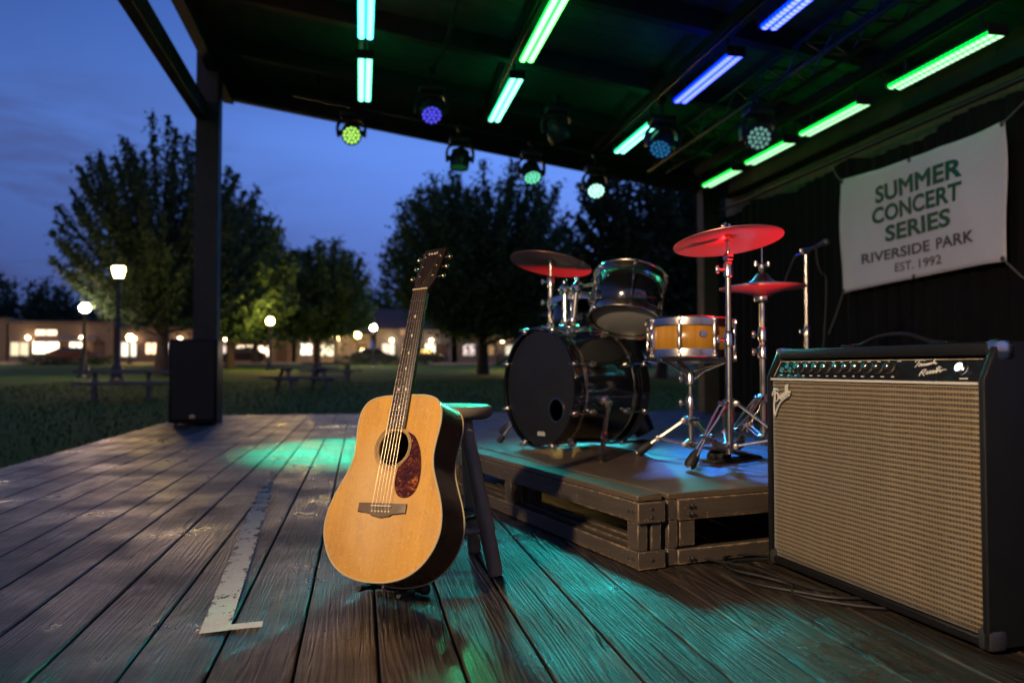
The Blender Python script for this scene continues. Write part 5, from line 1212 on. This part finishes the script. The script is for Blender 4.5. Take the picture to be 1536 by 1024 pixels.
building('shop_building', -22.4, -14.6, 80.8, 4.3, (0.42, 0.30, 0.22), 'low shop behind the feathery tree trunk', [(-2.9, 1.4, 1.3, 1.3, 2), (-0.9, 1.5, 1.0, 1.0, 0), (0.9, 1.3, 1.5, 1.5, 1), (2.6, 1.6, 1.0, 0.8, 0)], LIT, seed=3)
building('shop_building', -14.2, -6.6, 81.0, 4.1, (0.40, 0.28, 0.21), 'reddish shop right of the loudspeaker behind the lawn lamp', [(-2.7, 1.3, 1.3, 1.0, 2), (-0.6, 1.4, 1.5, 0.9, 0), (1.3, 1.3, 1.2, 1.0, 1), (-2.0, 2.6, 1.0, 0.6, 3)], LIT, seed=4)
building('house', -6.2, 1.0, 81.2, 4.0, (0.45, 0.40, 0.38), 'pale house behind the round lawn tree', [(-2.6, 1.5, 1.1, 1.1, 2), (-0.6, 1.4, 1.2, 1.1, 2), (1.5, 1.5, 1.0, 1.2, 3)], LIT, roof='gable', seed=5)
building('house', 1.6, 9.2, 81.6, 4.6, (0.44, 0.42, 0.43), 'grey-white gabled house beside the guitar neck', [(-2.6, 1.5, 1.2, 1.2, 2), (-0.6, 1.5, 1.2, 1.2, 3), (1.6, 1.5, 1.0, 1.2, 2), (-1.0, 3.3, 0.9, 0.8, 3)], LIT, roof='gable', seed=6)
building('house', 9.8, 18.0, 81.0, 4.0, (0.42, 0.35, 0.31), 'brownish house behind the big middle tree trunk', [(-3.0, 1.5, 1.2, 1.1, 2), (-1.0, 1.5, 1.2, 1.0, 3), (1.4, 1.5, 1.2, 1.0, 2)], LIT, roof='gable', seed=7)
building('house', 18.6, 27.0, 81.4, 4.0, (0.42, 0.33, 0.27), 'house glimpsed left of the bass drum', [(-3.0, 1.5, 1.2, 1.1, 0), (-1.0, 1.5, 1.2, 1.0, 2), (1.4, 1.5, 1.2, 1.0, 3)], LIT, roof='gable', seed=8)
# parked cars
def car(x, y, rz, col, lab):
    t = thing('parked_car', lab, 'car', (x, y, gz(y)+0.09), rz=rz, group='cars parked along the street')
    prof = [(-2.1, 0.28), (2.1, 0.28), (2.15, 0.62), (1.95, 0.82), (1.05, 0.92), (0.55, 1.38), (-0.95, 1.42), (-1.7, 0.98), (-2.1, 0.90)]
    m = Matrix(((1, 0, 0, 0), (0, 0, -1, 0), (0, 1, 0, 0), (0, 0, 0, 1)))
    b = MB(); b.prism(prof, -0.85, 0.85, m, bev=0.06); b.build('body', mat('car_paint', col, 0.2, 0, 0.1, 4, 0.05, coat=0.6), t)
    for s in (-1, 1):
        b = MB(); b.prism([(0.92, 0.93), (0.47, 1.31), (-0.85, 1.34), (-1.42, 0.98)], -0.006, 0.006, Matrix.Translation((0, s*0.853, 0)) @ m); b.build('side_window', M_LACQ, t)
        for xx in (-1.3, 1.3):
            b = MB(); b.lathe([(0, 0.11), (0.30, 0.11), (0.33, 0.06), (0.33, -0.06), (0.30, -0.11), (0, -0.11)], 18, frame((xx, s*0.78, 0.31), (0, 1, 0))); b.build('wheel', M_RUBBER, t)
for x, y, rz, c, lab in ((1.2, 75.0, 0.05, (0.02, 0.022, 0.03), 'dark parked car left of the guitar neck under the white globe lamp'), (5.8, 75.2, 0.02, (0.03, 0.03, 0.033), 'black parked car behind the guitar neck'), (15.5, 75.0, 3.1, (0.10, 0.10, 0.11), 'grey parked car left of the middle tree trunk'), (-24.5, 76.0, 0.0, (0.10, 0.03, 0.025), 'dark red parked car before the shop right of the brightest lamp'), (-10.5, 75.6, 3.14, (0.05, 0.03, 0.03), 'brown parked car right of the loudspeaker')):
    car(x, y, rz, c, lab)

# ================================================================== KEY LIGHT, SUN, SKY
fp = V((-2.3, -0.7, 2.35))
fo = thing('stage_spotlight', 'warm stage spotlight hung on the front corner post facing the guitar', 'stage light', fp)
fa = (V((1.55, 2.65, 0.58)) - fp).normalized(); m = frame((0, 0, 0), fa)
b = MB(); b.lathe([(0, -0.16), (0.07, -0.15), (0.10, -0.05), (0.10, 0.16), (0.09, 0.16), (0.085, 0.1), (0, 0.1)], 20, m); b.build('can', M_STEEL, fo)
b = MB(); b.lathe([(0, 0.112), (0.08, 0.104)], 20, m); b.build('lens', emitmat('warm_lens', (1.0, 0.70, 0.40), 6.0), fo)
b = MB(); b.cyl((0, 0, 0.08), (0, 0, 0.3), 0.015, n=8); b.cyl((0, 0, 0.3), (0.5, 0, 0.3), 0.02, n=8); b.build('clamp', M_STEEL, fo)
beam(None, fa, (1.0, 0.74, 0.45), 740, 56, 0.9, fo, 0.10, off=0.2)

sd = bpy.data.lights.new('sun', 'SUN'); sd.energy = 0.06; sd.angle = rad(20); sd.color = (1.0, 0.72, 0.6)
so = bpy.data.objects.new('sun', sd); C.objects.link(so); so.rotation_euler = V((0.8, 1.0, -0.12)).to_track_quat('-Z', 'Y').to_euler(); so.location = (-20, -20, 10)

w = bpy.data.worlds.new('World'); S.world = w; w.use_nodes = True; t = NT(w.node_tree)
bg = t.n['Background']; tc = t.new('ShaderNodeTexCoord'); x, y, z = t.xyz(tc.outputs['Generated'])
zz = t.math('MAXIMUM', z, 0.0)
base = t.ramp(zz, [(0.0, (0.042, 0.060, 0.170)), (0.10, (0.058, 0.098, 0.300)), (0.26, (0.076, 0.165, 0.510)), (0.40, (0.042, 0.105, 0.375)), (0.75, (0.014, 0.042, 0.18)), (1.0, (0.010, 0.028, 0.13))])
az = t.math('MULTIPLY_ADD', x, 1.05, 1.02); az = t.math('MINIMUM', t.math('MAXIMUM', az, 0.38), 1.25)
west = t.math('MULTIPLY', t.math('MAXIMUM', t.math('MULTIPLY', y, -1.0), 0.0), t.ramp(zz, [(0.0, 1.0), (0.25, 0.8), (0.7, 0.15)]))
col = t.mix(1.0, base, t.comb(az, az, az), 'MULTIPLY')
mp = t.new('ShaderNodeMapping'); t.link(tc.outputs['Generated'], mp.inputs[0]); mp.inputs['Scale'].default_value = (2.2, 2.2, 9.0); mp.inputs['Rotation'].default_value = (0.06, 0.1, 0)
cl = t.noise(mp.outputs[0], 2.0, 6, 0.6, 0.5)
low = t.ramp(zz, [(0.05, 0.9), (0.18, 0.9), (0.34, 0.12), (0.6, 0.05)])
cm = t.math('MULTIPLY', t.math('MULTIPLY', t.ramp(cl, [(0.44, 0.0), (0.62, 0.85)]), t.ramp(t.math('MULTIPLY_ADD', x, -1.0, 0.0), [(0.05, 0.12), (0.36, 1.0)])), low)
col = t.mix(cm, col, (0.035, 0.036, 0.095))
col = t.mix(west, col, (0.11, 0.085, 0.10))
t.link(col, bg.inputs[0]); bg.inputs[1].default_value = 1.4

# ================================================================== CAMERA AND RENDER SETTINGS
cd = bpy.data.cameras.new('camera'); co = bpy.data.objects.new('camera', cd); C.objects.link(co)
co.location = (0, 0, 0.6); co.rotation_euler = (rad(91.909), 0, rad(-10.752))
cd.sensor_width = 36; cd.lens = 28.125; cd.clip_start = 0.05; cd.clip_end = 1200
cd.dof.use_dof = True; cd.dof.focus_distance = 2.25; cd.dof.aperture_fstop = 2.4; cd.dof.aperture_blades = 0
S.camera = co
S.view_settings.view_transform = 'Standard'; S.view_settings.look = 'None'; S.view_settings.exposure = 0.2; S.view_settings.gamma = 1; S.view_settings.use_curve_mapping = False
S.cycles.use_denoising = True
try: S.cycles.denoiser = 'OPENIMAGEDENOISE'
except Exception: pass
S.cycles.sample_clamp_indirect = 4.0; S.cycles.max_bounces = 6; S.cycles.caustics_reflective = False; S.cycles.caustics_refractive = False
S.cycles.use_adaptive_sampling = True; S.cycles.adaptive_threshold = 0.02
